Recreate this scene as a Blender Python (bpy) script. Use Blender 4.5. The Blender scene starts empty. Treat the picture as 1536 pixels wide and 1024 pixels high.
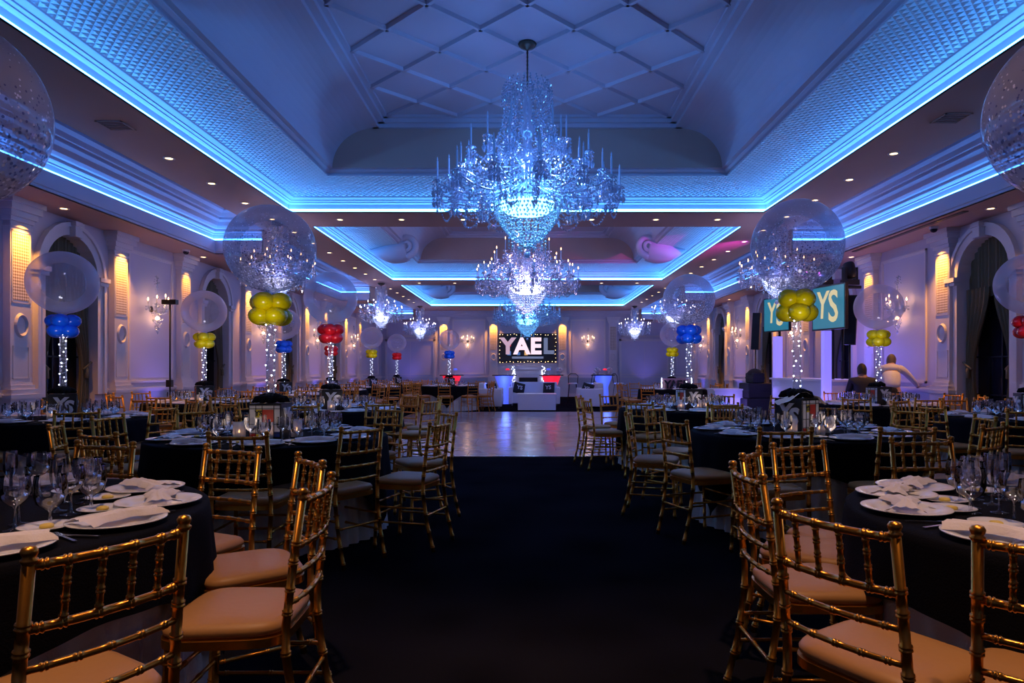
import bpy, math, random
from mathutils import Vector, Matrix
random.seed(7)
PI = math.pi
SC = bpy.context.scene
COL = SC.collection
F = 1024.0; VX, VY = 791.0, 554.0; CH = 1.30     # focal length in px, vanishing point, camera height

# ------------------------------------------------------------------ helpers
def sm(v): return v * v * (3 - 2 * v)

class MB:
    def __init__(s): s.v = []; s.f = []; s.m = []; s.uv = None
    def add(s, vs, fs, mi=0):
        n = len(s.v); s.v.extend([tuple(p) for p in vs])
        s.f.extend([tuple(i + n for i in f) for f in fs]); s.m.extend([mi] * len(fs)); return s
    def box(s, x0, x1, y0, y1, z0, z1, mi=0):
        vs = [(x0,y0,z0),(x1,y0,z0),(x1,y1,z0),(x0,y1,z0),(x0,y0,z1),(x1,y0,z1),(x1,y1,z1),(x0,y1,z1)]
        return s.add(vs, [(0,3,2,1),(4,5,6,7),(0,1,5,4),(1,2,6,5),(2,3,7,6),(3,0,4,7)], mi)
    def cbox(s, c, d, mi=0, rz=0):
        n = len(s.v); s.box(-d[0]/2,d[0]/2,-d[1]/2,d[1]/2,-d[2]/2,d[2]/2, mi)
        cr, sr = math.cos(rz), math.sin(rz)
        for i in range(n, len(s.v)):
            x,y,z = s.v[i]; s.v[i] = (c[0]+x*cr-y*sr, c[1]+x*sr+y*cr, c[2]+z)
        return s
    def quad(s, a, b, c, d, mi=0): return s.add([a,b,c,d], [(0,1,2,3)], mi)
    def lathe(s, prof, seg=16, c=(0,0,0), mi=0, cap0=False, cap1=False, sx=1, sy=1):
        vs = []; fs = []
        for r, z in prof:
            for i in range(seg):
                a = 2*PI*i/seg; vs.append((c[0]+r*math.cos(a)*sx, c[1]+r*math.sin(a)*sy, c[2]+z))
        for j in range(len(prof)-1):
            for i in range(seg):
                k = (i+1) % seg; fs.append((j*seg+i, j*seg+k, (j+1)*seg+k, (j+1)*seg+i))
        if cap0: fs.append(tuple(range(seg))[::-1])
        if cap1: fs.append(tuple(range((len(prof)-1)*seg, len(prof)*seg)))
        return s.add(vs, fs, mi)
    def tube(s, pts, rad, seg=8, mi=0, cap=True):
        pts = [Vector(p) for p in pts]; n = len(pts)
        if not hasattr(rad, '__len__'): rad = [rad]*n
        t0 = (pts[1]-pts[0]).normalized()
        up = Vector((0,0,1)) if abs(t0.z) < .9 else Vector((1,0,0))
        u = t0.cross(up).normalized(); vs = []; fs = []
        for i in range(n):
            t = (pts[min(i+1,n-1)] - pts[max(i-1,0)])
            if t.length < 1e-9: t = t0.copy()
            t.normalize(); u = (u - t*u.dot(t)).normalized(); w = t.cross(u)
            for k in range(seg):
                a = 2*PI*k/seg; vs.append(pts[i] + (u*math.cos(a)+w*math.sin(a))*rad[i])
        for i in range(n-1):
            for k in range(seg):
                l = (k+1) % seg; fs.append((i*seg+k, i*seg+l, (i+1)*seg+l, (i+1)*seg+k))
        if cap: fs.append(tuple(range(seg))[::-1]); fs.append(tuple(range((n-1)*seg, n*seg)))
        return s.add(vs, fs, mi)
    def sphere(s, c, r, seg=12, rings=8, mi=0, sz=1.0, tip=0):
        prof = []
        for j in range(rings+1):
            a = -PI/2 + PI*j/rings
            prof.append((max(1e-4, r*math.cos(a)), r*math.sin(a)*sz))
        return s.lathe(prof, seg, c, mi)
    def octa(s, c, rx, rz, mi=0):
        x,y,z = c
        a = random.random()*PI/2; ca, sa = math.cos(a)*rx, math.sin(a)*rx
        return s.add([(x+ca,y+sa,z),(x-sa,y+ca,z),(x-ca,y-sa,z),(x+sa,y-ca,z),(x,y,z+rz*.7),(x,y,z-rz*1.3)],
                     [(0,1,4),(1,2,4),(2,3,4),(3,0,4),(1,0,5),(2,1,5),(3,2,5),(0,3,5)], mi)
    def xf(s, M):
        s.v = [tuple(M @ Vector(p)) for p in s.v]; return s
    def build(s, name, mat=None, parent=None, smooth=False, loc=None, rz=0):
        me = bpy.data.meshes.new(name); me.from_pydata(s.v, [], s.f)
        if mat is not None:
            for m in (mat if isinstance(mat, (list, tuple)) else [mat]): me.materials.append(m)
            if isinstance(mat, (list, tuple)) and len(mat) > 1: me.polygons.foreach_set('material_index', s.m)
        if smooth: me.polygons.foreach_set('use_smooth', [True]*len(s.f))
        if s.uv:
            l = me.uv_layers.new(name='UVMap')
            for i, p in enumerate(me.polygons):
                for k, li in enumerate(p.loop_indices): l.data[li].uv = s.uv[i][k]
        me.update()
        o = bpy.data.objects.new(name, me); COL.objects.link(o)
        if parent: o.parent = parent
        if loc: o.location = loc
        if rz: o.rotation_euler.z = rz
        return o

def tag(o, label=None, cat=None, group=None, kind=None):
    if label: o['label'] = label
    if cat: o['category'] = cat
    if group: o['group'] = group
    if kind: o['kind'] = kind
    return o
def thing(name, label, cat, loc=(0,0,0), rz=0, group=None):
    o = bpy.data.objects.new(name, None); COL.objects.link(o); o.location = loc; o.rotation_euler = (0,0,rz)
    o.empty_display_size = .1
    return tag(o, label, cat, group)
def struct(o): o['kind'] = 'structure'; return o
KIDS = {}
def copy_tree(o, parent=None):
    c = o.copy(); COL.objects.link(c); c.parent = parent
    for ch in list(o.children): copy_tree(ch, c)
    return c
def copy_at(o, loc, rz=0, label=None, group=None, s=None):
    c = copy_tree(o); c.location = loc; c.rotation_euler = (0,0,rz)
    if label: c['label'] = label
    if group: c['group'] = group
    if s: c.scale = (s,s,s)
    return c
def px(X, Y, Z): return VX + F*X/Y, VY - F*(Z-CH)/Y
def inview(X, Y, Z0, Z1, r):
    if Y < .25: return False
    ok = False
    for dx in (-r, 0, r):
        for dy in (-r, 0, r):
            y = Y+dy
            if y < .25: continue
            a, b0 = px(X+dx, y, Z0); b1 = px(X+dx, y, Z1)[1]
            if -6 < a < 1542 and b1 < 1028 and b0 > -4: ok = True
    return ok

# ------------------------------------------------------------------ materials
def mat(name, col=(.8,.8,.8), rough=.5, metal=0, spec=.5, emit=None, es=0, bump=None, noise=None, sheen=0, sample=True, coat=0):
    m = bpy.data.materials.new(name); m.use_nodes = True
    nt = m.node_tree; b = nt.nodes['Principled BSDF']
    b.inputs['Base Color'].default_value = (*col, 1); b.inputs['Roughness'].default_value = rough
    b.inputs['Metallic'].default_value = metal; b.inputs['Specular IOR Level'].default_value = spec
    if coat: b.inputs['Coat Weight'].default_value = coat
    if emit: b.inputs['Emission Color'].default_value = (*emit, 1); b.inputs['Emission Strength'].default_value = es
    if not sample: m.cycles.emission_sampling = 'NONE'
    if sheen: b.inputs['Sheen Weight'].default_value = sheen
    tc = None
    if bump or noise:
        tc = nt.nodes.new('ShaderNodeTexCoord')
    if noise:
        sc, amt = noise
        n = nt.nodes.new('ShaderNodeTexNoise'); n.inputs['Scale'].default_value = sc; n.inputs['Detail'].default_value = 4
        nt.links.new(tc.outputs['Object'], n.inputs['Vector'])
        r = nt.nodes.new('ShaderNodeMix'); r.data_type = 'RGBA'
        r.inputs['A'].default_value = (*[c*(1-amt) for c in col], 1); r.inputs['B'].default_value = (*[min(1,c*(1+amt)) for c in col], 1)
        nt.links.new(n.outputs['Fac'], r.inputs['Factor']); nt.links.new(r.outputs['Result'], b.inputs['Base Color'])
    if bump:
        sc, st = bump
        n2 = nt.nodes.new('ShaderNodeTexNoise'); n2.inputs['Scale'].default_value = sc
        nt.links.new(tc.outputs['Object'], n2.inputs['Vector'])
        bp = nt.nodes.new('ShaderNodeBump'); bp.inputs['Strength'].default_value = st; bp.inputs['Distance'].default_value = .01
        nt.links.new(n2.outputs['Fac'], bp.inputs['Height']); nt.links.new(bp.outputs['Normal'], b.inputs['Normal'])
    return m
M = {}
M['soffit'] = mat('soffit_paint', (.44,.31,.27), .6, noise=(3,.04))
M['ceil'] = mat('ceiling_paint', (.50,.48,.58), .6, noise=(2,.03))
M['wall'] = mat('wall_paint', (.54,.51,.62), .55, noise=(2,.04))
M['panelp'] = mat('wall_panel_paint', (.56,.54,.68), .5, noise=(1.5,.04))
M['trim'] = mat('trim_paint', (.66,.62,.66), .45)
M['dado'] = mat('dado_paint', (.46,.46,.54), .5)
M['gold'] = mat('antique_gold', (.74,.315,.045), .30, .95, noise=(60,.12))
M['cushion'] = mat('tan_cushion', (.46,.225,.075), .45, bump=(40,.08), spec=.3)
M['black'] = mat('black_cloth', (.006,.006,.009), .9, bump=(160,.25), spec=.06)
M['skirt'] = mat('ivory_cloth', (.74,.69,.60), .75, bump=(120,.2))
M['china'] = mat('white_china', (.82,.80,.80), .18)
M['napkin'] = mat('white_napkin', (.80,.72,.72), .85, bump=(90,.25))
M['steel'] = mat('steel', (.7,.7,.74), .2, 1)
M['butter'] = mat('butter', (.85,.62,.12), .4)
M['blackplastic'] = mat('black_plastic', (.012,.012,.014), .45)
M['blackmetal'] = mat('black_metal', (.02,.02,.025), .4, .6)
M['bronze'] = mat('dark_bronze', (.10,.075,.06), .4, .8)
M['silver'] = mat('silver_letter', (.72,.72,.76), .3, .4)
M['white'] = mat('white_panel', (.82,.82,.84), .35)
M['red'] = mat('red_panel', (.55,.04,.02), .4)
M['yellow'] = mat('yellow_panel', (.75,.62,.03), .4)
M['blue'] = mat('blue_panel', (.02,.06,.35), .4)
M['leather'] = mat('white_leather', (.74,.76,.82), .35, bump=(30,.1))
M['drape'] = mat('olive_drape', (.15,.135,.085), .6, bump=(20,.1), spec=.3)
M['night'] = mat('night_glass', (.012,.012,.025), .08)
M['skin'] = mat('skin', (.42,.25,.17), .5)
M['hair'] = mat('dark_hair', (.015,.012,.01), .6, bump=(120,.4))
M['hairgrey'] = mat('grey_brown_hair', (.10,.08,.07), .6, bump=(120,.4))
M['suit'] = mat('black_suit', (.010,.010,.014), .7, bump=(100,.2))
M['shirt'] = mat('white_shirt', (.62,.62,.68), .7, bump=(60,.2))
LED = (.10,.42,1.0)
M['led'] = mat('led_strip', (.0,.0,.0), .5, emit=(.062,.33,1.0), es=20)
M['led2'] = mat('led_strip_bay', (.0,.0,.0), .5, emit=(.06,.31,1.0), es=17)
M['lamp'] = mat('downlight_lens', (0,0,0), .5, emit=(1,.62,.25), es=10, sample=False)
M['flame'] = mat('candle_bulb', (0,0,0), .5, emit=(1,.47,.18), es=22, sample=False)
M['flamew'] = mat('white_candle_bulb', (0,0,0), .5, emit=(.95,.80,.95), es=18, sample=False)
M['flamed'] = mat('unlit_candle', (.5,.62,.8), .3)
M['fairy'] = mat('fairy_bulb', (0,0,0), .5, emit=(.78,.82,1), es=16, sample=False)
M['bulbw'] = mat('warm_bulb', (0,0,0), .5, emit=(1,.6,.25), es=12, sample=False)
M['wire'] = mat('silver_wire', (.7,.7,.75), .3, .8)
M['glowblue'] = mat('glowing_blue_acrylic', (.2,.25,.6), .4, emit=(.07,.13,1.0), es=.8)
M['glowred'] = mat('glowing_red_acrylic', (.5,.05,.05), .4, emit=(1,.015,.05), es=1.0)
M['glowlav'] = mat('glowing_lavender_column', (.35,.33,.7), .4, emit=(.24,.19,1.0), es=.95)
M['basket'] = mat('lit_basket_core', (.2,.5,.8), .4, emit=(.18,.62,1.0), es=5)
M['basketw'] = mat('lit_basket_core_white', (.5,.6,.8), .4, emit=(.72,.72,1.0), es=6)

def mix_glass(name, tint, gl, base=.06, k=1.0, rough=.03, diff=None, dfac=0.0):
    m = bpy.data.materials.new(name); m.use_nodes = True; nt = m.node_tree; nt.nodes.clear(); N = nt.nodes.new; L = nt.links.new
    out = N('ShaderNodeOutputMaterial'); t = N('ShaderNodeBsdfTransparent'); t.inputs[0].default_value = (*tint, 1)
    g = N('ShaderNodeBsdfGlossy'); g.inputs['Color'].default_value = (*gl, 1); g.inputs['Roughness'].default_value = rough
    lw = N('ShaderNodeLayerWeight'); lw.inputs[0].default_value = .35
    ma = N('ShaderNodeMath'); ma.operation = 'MULTIPLY_ADD'; ma.inputs[1].default_value = k; ma.inputs[2].default_value = base; ma.use_clamp = True
    L(lw.outputs['Fresnel'], ma.inputs[0])
    mx = N('ShaderNodeMixShader'); L(ma.outputs[0], mx.inputs[0]); L(t.outputs[0], mx.inputs[1]); L(g.outputs[0], mx.inputs[2])
    last = mx
    if diff:
        d = N('ShaderNodeBsdfTranslucent'); d.inputs[0].default_value = (*diff, 1)
        d2 = N('ShaderNodeBsdfDiffuse'); d2.inputs[0].default_value = (*diff, 1)
        ad = N('ShaderNodeMixShader'); ad.inputs[0].default_value = .5; L(d.outputs[0], ad.inputs[1]); L(d2.outputs[0], ad.inputs[2])
        f2 = N('ShaderNodeMath'); f2.operation = 'MULTIPLY_ADD'; f2.use_clamp = True
        f2.inputs[1].default_value = dfac*.6; f2.inputs[2].default_value = dfac; L(lw.outputs['Facing'], f2.inputs[0])
        m3 = N('ShaderNodeMixShader'); L(f2.outputs[0], m3.inputs[0]); L(last.outputs[0], m3.inputs[1]); L(ad.outputs[0], m3.inputs[2]); last = m3
        m['_last'] = 1
    L(last.outputs[0], out.inputs[0])
    return m, last, out
M['glass'] = mix_glass('clear_glass', (.95,.96,1), (1,1,1), .09, 1.0)[0]
M['glass_tube'] = mix_glass('clear_tube', (.93,.94,.98), (1,1,1), .05, .6, .1, (.8,.8,.9), .10)[0]
M['frosted'] = mix_glass('frosted_glass', (.8,.8,.85), (1,1,1), .05, .5, .2, (.8,.8,.85), .4)[0]
M['crystal'] = mix_glass('cut_crystal', (.75,.85,1), (1,1,1), .45, .7, .06, (.75,.85,1), .28)[0]
def balloon_mat(name, dots):
    m, last, out = mix_glass(name, (.90,.88,.95), (1,1,1), .02, .42, .06, (.90,.84,.96), .23)
    if dots:
        nt = m.node_tree; N = nt.nodes.new; L = nt.links.new
        tc = N('ShaderNodeTexCoord'); v = N('ShaderNodeTexVoronoi'); v.inputs['Scale'].default_value = 52
        L(tc.outputs['Object'], v.inputs['Vector'])
        sep = N('ShaderNodeSeparateXYZ'); L(tc.outputs['Object'], sep.inputs[0])
        # specks gather low in the balloon and thin out upwards
        mr = N('ShaderNodeMapRange'); mr.inputs['From Min'].default_value = -.30; mr.inputs['From Max'].default_value = .30
        mr.inputs['To Min'].default_value = .43; mr.inputs['To Max'].default_value = .10; L(sep.outputs['Z'], mr.inputs['Value'])
        lt = N('ShaderNodeMath'); lt.operation = 'LESS_THAN'; L(v.outputs['Distance'], lt.inputs[0]); L(mr.outputs[0], lt.inputs[1])
        ramp = N('ShaderNodeMix'); ramp.data_type = 'RGBA'; ramp.inputs['A'].default_value = (.03,.03,.12,1); ramp.inputs['B'].default_value = (.75,.72,.85,1)
        sr = N('ShaderNodeSeparateColor'); L(v.outputs['Color'], sr.inputs[0]); gt = N('ShaderNodeMath'); gt.operation = 'GREATER_THAN'; gt.inputs[1].default_value = .5
        L(sr.outputs[0], gt.inputs[0]); L(gt.outputs[0], ramp.inputs['Factor'])
        d = N('ShaderNodeBsdfDiffuse'); L(ramp.outputs['Result'], d.inputs[0])
        ml = N('ShaderNodeMath'); ml.operation = 'MULTIPLY'; ml.inputs[1].default_value = .7; L(lt.outputs[0], ml.inputs[0])
        mx = N('ShaderNodeMixShader'); L(ml.outputs[0], mx.inputs[0]); L(last.outputs[0], mx.inputs[1]); L(d.outputs[0], mx.inputs[2])
        L(mx.outputs[0], out.inputs[0])
    return m
M['balloon'] = balloon_mat('clear_balloon_latex', False); M['confetti'] = balloon_mat('confetti_balloon_latex', True)
M['byellow'] = mat('yellow_balloon_latex', (.85,.66,.0), .22)
M['bblue'] = mat('blue_balloon_latex', (.005,.10,.80), .22)
M['bred'] = mat('red_balloon_latex', (.80,.01,.02), .22)

# textured cove: raised diamond lattice along its UVs (metres)
def cove_mat():
    m = mat('cove_diamond_plaster', (.66,.68,.76), .5); nt = m.node_tree; N = nt.nodes.new; L = nt.links.new
    b = nt.nodes['Principled BSDF']; uv = N('ShaderNodeUVMap'); sp = N('ShaderNodeSeparateXYZ'); L(uv.outputs[0], sp.inputs[0])
    def wave(sgn):
        a = N('ShaderNodeMath'); a.operation = 'MULTIPLY_ADD'; a.inputs[1].default_value = sgn; L(sp.outputs['Y'], a.inputs[0]); L(sp.outputs['X'], a.inputs[2])
        s = N('ShaderNodeMath'); s.operation = 'MULTIPLY'; s.inputs[1].default_value = PI/.105; L(a.outputs[0], s.inputs[0])
        c = N('ShaderNodeMath'); c.operation = 'SINE'; L(s.outputs[0], c.inputs[0])
        ab = N('ShaderNodeMath'); ab.operation = 'ABSOLUTE'; L(c.outputs[0], ab.inputs[0]); return ab
    w1, w2 = wave(1), wave(-1)
    mn = N('ShaderNodeMath'); mn.operation = 'MINIMUM'; L(w1.outputs[0], mn.inputs[0]); L(w2.outputs[0], mn.inputs[1])
    iv = N('ShaderNodeMath'); iv.operation = 'SUBTRACT'; iv.inputs[0].default_value = 1; L(mn.outputs[0], iv.inputs[1])
    bp = N('ShaderNodeBump'); bp.inputs['Strength'].default_value = 1; bp.inputs['Distance'].default_value = .045
    L(iv.outputs[0], bp.inputs['Height']); L(bp.outputs[0], b.inputs['Normal'])
    return m
M['cove'] = cove_mat()
def carpet_mat():
    m = mat('dark_carpet', (.02,.02,.028), .95); nt = m.node_tree; N = nt.nodes.new; L = nt.links.new; b = nt.nodes['Principled BSDF']
    tc = N('ShaderNodeTexCoord'); n = N('ShaderNodeTexNoise'); n.inputs['Scale'].default_value = 240; L(tc.outputs['Object'], n.inputs['Vector'])
    v = N('ShaderNodeTexVoronoi'); v.inputs['Scale'].default_value = 2.2; v.feature = 'SMOOTH_F1'; L(tc.outputs['Object'], v.inputs['Vector'])
    r = N('ShaderNodeMix'); r.data_type = 'RGBA'; r.inputs['A'].default_value = (.010,.009,.012,1); r.inputs['B'].default_value = (.024,.022,.028,1)
    L(v.outputs['Distance'], r.inputs['Factor'])
    r2 = N('ShaderNodeMix'); r2.data_type = 'RGBA'; r2.blend_type = 'MULTIPLY'; r2.inputs['Factor'].default_value = .6
    L(r.outputs['Result'], r2.inputs['A']); L(n.outputs['Color'], r2.inputs['B']); L(r2.outputs['Result'], b.inputs['Base Color'])
    bp = N('ShaderNodeBump'); bp.inputs['Strength'].default_value = .5; bp.inputs['Distance'].default_value = .004; L(n.outputs['Fac'], bp.inputs['Height']); L(bp.outputs[0], b.inputs['Normal'])
    b.inputs['Specular IOR Level'].default_value = .0
    return m
M['carpet'] = carpet_mat()
def dance_mat():
    m = mat('dance_floor_parquet', (.42,.36,.36), .16); nt = m.node_tree; N = nt.nodes.new; L = nt.links.new; b = nt.nodes['Principled BSDF']
    tc = N('ShaderNodeTexCoord'); br = N('ShaderNodeTexBrick'); br.offset = .5; br.inputs['Scale'].default_value = 1
    br.inputs['Brick Width'].default_value = .9; br.inputs['Row Height'].default_value = .9; br.inputs['Mortar Size'].default_value = .006
    br.inputs['Color1'].default_value = (.44,.37,.37,1); br.inputs['Color2'].default_value = (.38,.32,.33,1); br.inputs['Mortar'].default_value = (.12,.1,.1,1)
    L(tc.outputs['Object'], br.inputs['Vector'])
    n = N('ShaderNodeTexNoise'); n.inputs['Scale'].default_value = 1.5; n.inputs['Detail'].default_value = 6; L(tc.outputs['Object'], n.inputs['Vector'])
    r2 = N('ShaderNodeMix'); r2.data_type = 'RGBA'; r2.blend_type = 'MULTIPLY'; r2.inputs['Factor'].default_value = .5
    L(br.outputs['Color'], r2.inputs['A']); L(n.outputs['Color'], r2.inputs['B']); L(r2.outputs['Result'], b.inputs['Base Color'])
    mr = N('ShaderNodeMapRange'); mr.inputs['To Min'].default_value = .08; mr.inputs['To Max'].default_value = .3; L(n.outputs['Fac'], mr.inputs['Value']); L(mr.outputs[0], b.inputs['Roughness'])
    bp = N('ShaderNodeBump'); bp.inputs['Strength'].default_value = .2; bp.inputs['Distance'].default_value = .02; L(n.outputs['Fac'], bp.inputs['Height']); L(bp.outputs[0], b.inputs['Normal'])
    return m
M['dance'] = dance_mat()
def grille_mat():      # pierced brass-like diamond grille on the near pilasters
    m = mat('pilaster_lattice', (.74,.66,.60), .5); nt = m.node_tree; N = nt.nodes.new; L = nt.links.new; b = nt.nodes['Principled BSDF']
    tc = N('ShaderNodeTexCoord'); mp = N('ShaderNodeMapping'); mp.inputs['Rotation'].default_value = (0,PI/4,0); L(tc.outputs['Object'], mp.inputs[0])
    c = N('ShaderNodeTexChecker'); c.inputs['Scale'].default_value = 34; L(mp.outputs[0], c.inputs[0])
    c.inputs['Color1'].default_value = (.78,.70,.62,1); c.inputs['Color2'].default_value = (.30,.22,.16,1); L(c.outputs['Color'], b.inputs['Base Color'])
    return m
M['grille'] = grille_mat()

# ------------------------------------------------------------------ camera
cd = bpy.data.cameras.new('camera'); cam = bpy.data.objects.new('camera', cd); COL.objects.link(cam)
cam.location = (0,0,CH); cam.rotation_euler = (PI/2,0,0); cd.sensor_width = 36; cd.lens = 24; cd.clip_start = .05
cd.shift_x = -(VX-768)/1536; cd.shift_y = (VY-512)/1536
SC.camera = cam

# ------------------------------------------------------------------ lights
def light(name, kind, loc, col, e, size=.05, rot=None, spot=None, blend=.6, to=None):
    l = bpy.data.lights.new(name, kind); l.color = col; l.energy = e
    if kind in ('POINT','SPOT'): l.shadow_soft_size = size
    if kind == 'SPOT': l.spot_size = math.radians(spot or 60); l.spot_blend = blend
    o = bpy.data.objects.new(name, l); COL.objects.link(o); o.location = loc
    if to: o.rotation_euler = (Vector(to)-Vector(loc)).to_track_quat('-Z','Y').to_euler()
    elif rot: o.rotation_euler = rot
    return o

# ------------------------------------------------------------------ room shell
S = 4.10; WX = 7.0; YB = 32.7; YN = -2.5; HX = 4.22; SX = 5.27; LX = 6.23; LZ = 3.60
TR = [(4.9,12.2),(13.4,21.5),(22.7,30.1)]
BAYS = [(3.9,13.63),(14.6,22.9),(23.9,31.6)]
fl = struct(MB().box(-WX-.5,WX+.5,YN,YB,-.1,0).build('floor', M['carpet']))
struct(MB().box(-3.3,3.75,10.1,20.6,.001,.02).build('floor_dance', M['dance']))
struct(MB().box(-3.34,3.79,10.06,10.1,.001,.022).box(-3.34,3.79,20.6,20.64,.001,.022).box(-3.34,-3.3,10.1,20.6,.001,.022).box(3.75,3.79,10.1,20.6,.001,.022).build('trim_dance_floor_edge', M['steel']))
# soffit slabs between trays (z = S)
c = MB(); TH = .12
def slab(x0,x1,y0,y1,z=S): c.box(x0,x1,y0,y1,z,z+.02)
ys = [YN]
slab(-SX,SX,YN,TR[0][0]); slab(-SX,SX,TR[0][1],TR[1][0]); slab(-SX,SX,TR[1][1],TR[2][0]); slab(-SX,SX,TR[2][1],YB)
for a, b in TR: slab(-SX,-HX,a,b); slab(HX,SX,a,b)
struct(c.build('ceiling', M['soffit']))
# low soffit along the side walls and between the side bays
c = MB()
for s in (-1,1):
    xa, xb = sorted((s*LX, s*(WX+.4)))
    c.box(xa,xb,YN,YB,LZ,LZ+.02)
    yy = [YN]+[v for b in BAYS for v in b]+[YB]
    for i in range(0,len(yy),2):
        x0,x1 = sorted((s*(SX), s*LX)); c.box(x0,x1,yy[i],yy[i+1],LZ,LZ+.02)
        x0,x1 = sorted((s*(SX+.0), s*(SX+.03))); c.box(x0,x1,yy[i],yy[i+1],LZ,S)
struct(c.build('ceiling_side', M['soffit']))

def sweep(prof, path, closed, mats=None, uvscale=False):
    """prof: [(d,z)], path(d) -> list of xy corners in order"""
    mb = MB(); mb.uv = []
    rows = [path(d) for d, z in prof]; dist = 0
    for i in range(len(prof)-1):
        A, B = rows[i], rows[i+1]; n = len(A)
        dl = math.hypot(prof[i+1][0]-prof[i][0], prof[i+1][1]-prof[i][1])
        for k in range(n if closed else n-1):
            l = (k+1) % n
            ua = A[k][1] if abs(A[k][0]-A[l][0]) < 1e-6 else A[k][0]
            ub = A[l][1] if abs(A[k][0]-A[l][0]) < 1e-6 else A[l][0]
            ba = B[k][1] if abs(A[k][0]-A[l][0]) < 1e-6 else B[k][0]
            bb = B[l][1] if abs(A[k][0]-A[l][0]) < 1e-6 else B[l][0]
            mb.quad((*A[k],prof[i][1]),(*A[l],prof[i][1]),(*B[l],prof[i+1][1]),(*B[k],prof[i+1][1]))
            mb.uv.append([(ua,dist),(ub,dist),(bb,dist+dl),(ba,dist+dl)])
        dist += dl
    return mb
for ti, (y0,y1) in enumerate(TR):
    ring = lambda d, y0=y0, y1=y1: [(-HX+d,y0+d),(HX-d,y0+d),(HX-d,y1-d),(-HX+d,y1-d)]
    low = [(0,4.10),(0,4.118),(-.07,4.12),(-.07,4.26),(-.05,4.27),(-.03,4.285),(-.03,4.30),(0,4.315),(0,4.33),(.04,4.345),(.07,4.355),(.08,4.37)]
    struct(sweep(low, ring, True).build('trim_tray_fascia', M['ceil']))
    cv = []
    for k in range(11):
        t = k/10; a = t*PI/2
        cv.append((.08+.84*(t*.6+.4*(1-math.cos(a))), 4.37+.13*(t*.5+.5*math.sin(a))))
    struct(sweep(cv, ring, True).build('ceiling_cove', M['cove'], smooth=True))
    md = [(.92,4.50),(.92,4.515),(.90,4.52),(.90,4.54),(.94,4.55),(.97,4.575),(.97,4.59),(1.03,4.60)]
    struct(sweep(md, ring, True).build('trim_tray_moulding', M['ceil']))
    # LED on the ledge behind the soffit edge
    o = sweep([(-.012,4.1235),(-.045,4.135),(-.064,4.182)], ring, True).build('led_strip', M['led'])
    tag(o, ['blue light strip glowing round the near ceiling tray','blue light strip glowing round the middle ceiling tray','blue light strip glowing round the farthest ceiling tray'][ti], 'light strip', 'cove light strips')
    # vault, ends and lattice ceiling
    FX, FZ = 2.52, 5.24; vx = HX-1.03; ya, yb = y0+1.03, y1-1.03
    v = MB(); prof = []
    for k in range(13):
        a = PI/2*k/12; prof.append((vx-(vx-FX)*(1-math.cos(a)), 4.60+(FZ-4.60)*math.sin(a)))
    for s in (-1,1):
        for k in range(12):
            v.quad((s*prof[k][0],ya,prof[k][1]),(s*prof[k][0],yb,prof[k][1]),(s*prof[k+1][0],yb,prof[k+1][1]),(s*prof[k+1][0],ya,prof[k+1][1]))
    struct(v.build('ceiling_vault', M['ceil'], smooth=True))
    v = MB()
    for y in (ya, yb):
        for k in range(12):
            v.quad((-prof[k][0],y,prof[k][1]),(prof[k][0],y,prof[k][1]),(prof[k+1][0],y,prof[k+1][1]),(-prof[k+1][0],y,prof[k+1][1]))
        v.quad((-FX,y,FZ),(FX,y,FZ),(FX,y,5.5),(-FX,y,5.5))
    struct(v.build('ceiling_tray_end', M['soffit']))
    v = MB()
    v.box(-FX-.02,FX+.02,ya,yb,5.395,5.42)
    struct(v.build('ceiling_upper', M['ceil']))
    v = MB()
    for s in (-1,1):
        for a_, b_, z_ in ((2.25,2.54,5.36),(2.32,2.54,5.30),(2.42,2.56,5.24)):
            x0,x1 = sorted((s*a_,s*b_)); v.box(x0,x1,ya,yb,z_,5.40)
    for z_, d in ((5.36,.20),(5.30,.13),(5.24,.06)):
        v.box(-FX,FX,yb-d,yb+.0,z_,5.40); v.box(-FX,FX,ya,ya+d,z_,5.40)
    struct(v.build('trim_lattice_frame', M['ceil']))
    v = MB(); P = 1.12; X0 = 2.25; yt = yb-.2; n = int((yt-ya)/P)+2; w = .036
    def clipbar(x0,y0_,x1,y1_):
        dx, dy = x1-x0, y1_-y0_; L_ = math.hypot(dx,dy); nx, ny = -dy/L_*w, dx/L_*w
        v.add([(x0+nx,y0_+ny,5.40),(x1+nx,y1_+ny,5.40),(x1+nx*.6,y1_+ny*.6,5.35),(x0+nx*.6,y0_+ny*.6,5.35),
               (x0-nx*.6,y0_-ny*.6,5.35),(x1-nx*.6,y1_-ny*.6,5.35),(x1-nx,y1_-ny,5.40),(x0-nx,y0_-ny,5.40)],
              [(0,1,2,3),(3,2,5,4),(4,5,6,7)])
    for k in range(-8, n+8):
        for sg in (1,-1):
            # line y = yt - k*P + sg*x, clipped to the frame
            b0 = yt - k*P
            xs = sorted([(-X0), X0]); lo, hi = xs
            ylo, yhi = ya+.2, yt
            xa_, xb_ = (ylo-b0)*sg, (yhi-b0)*sg
            if xa_ > xb_: xa_, xb_ = xb_, xa_
            lo = max(lo, xa_); hi = min(hi, xb_)
            if hi-lo > .05: clipbar(lo, b0+sg*lo, hi, b0+sg*hi)
    if ti == 0: struct(v.build('trim_ceiling_lattice', M['ceil']))
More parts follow.
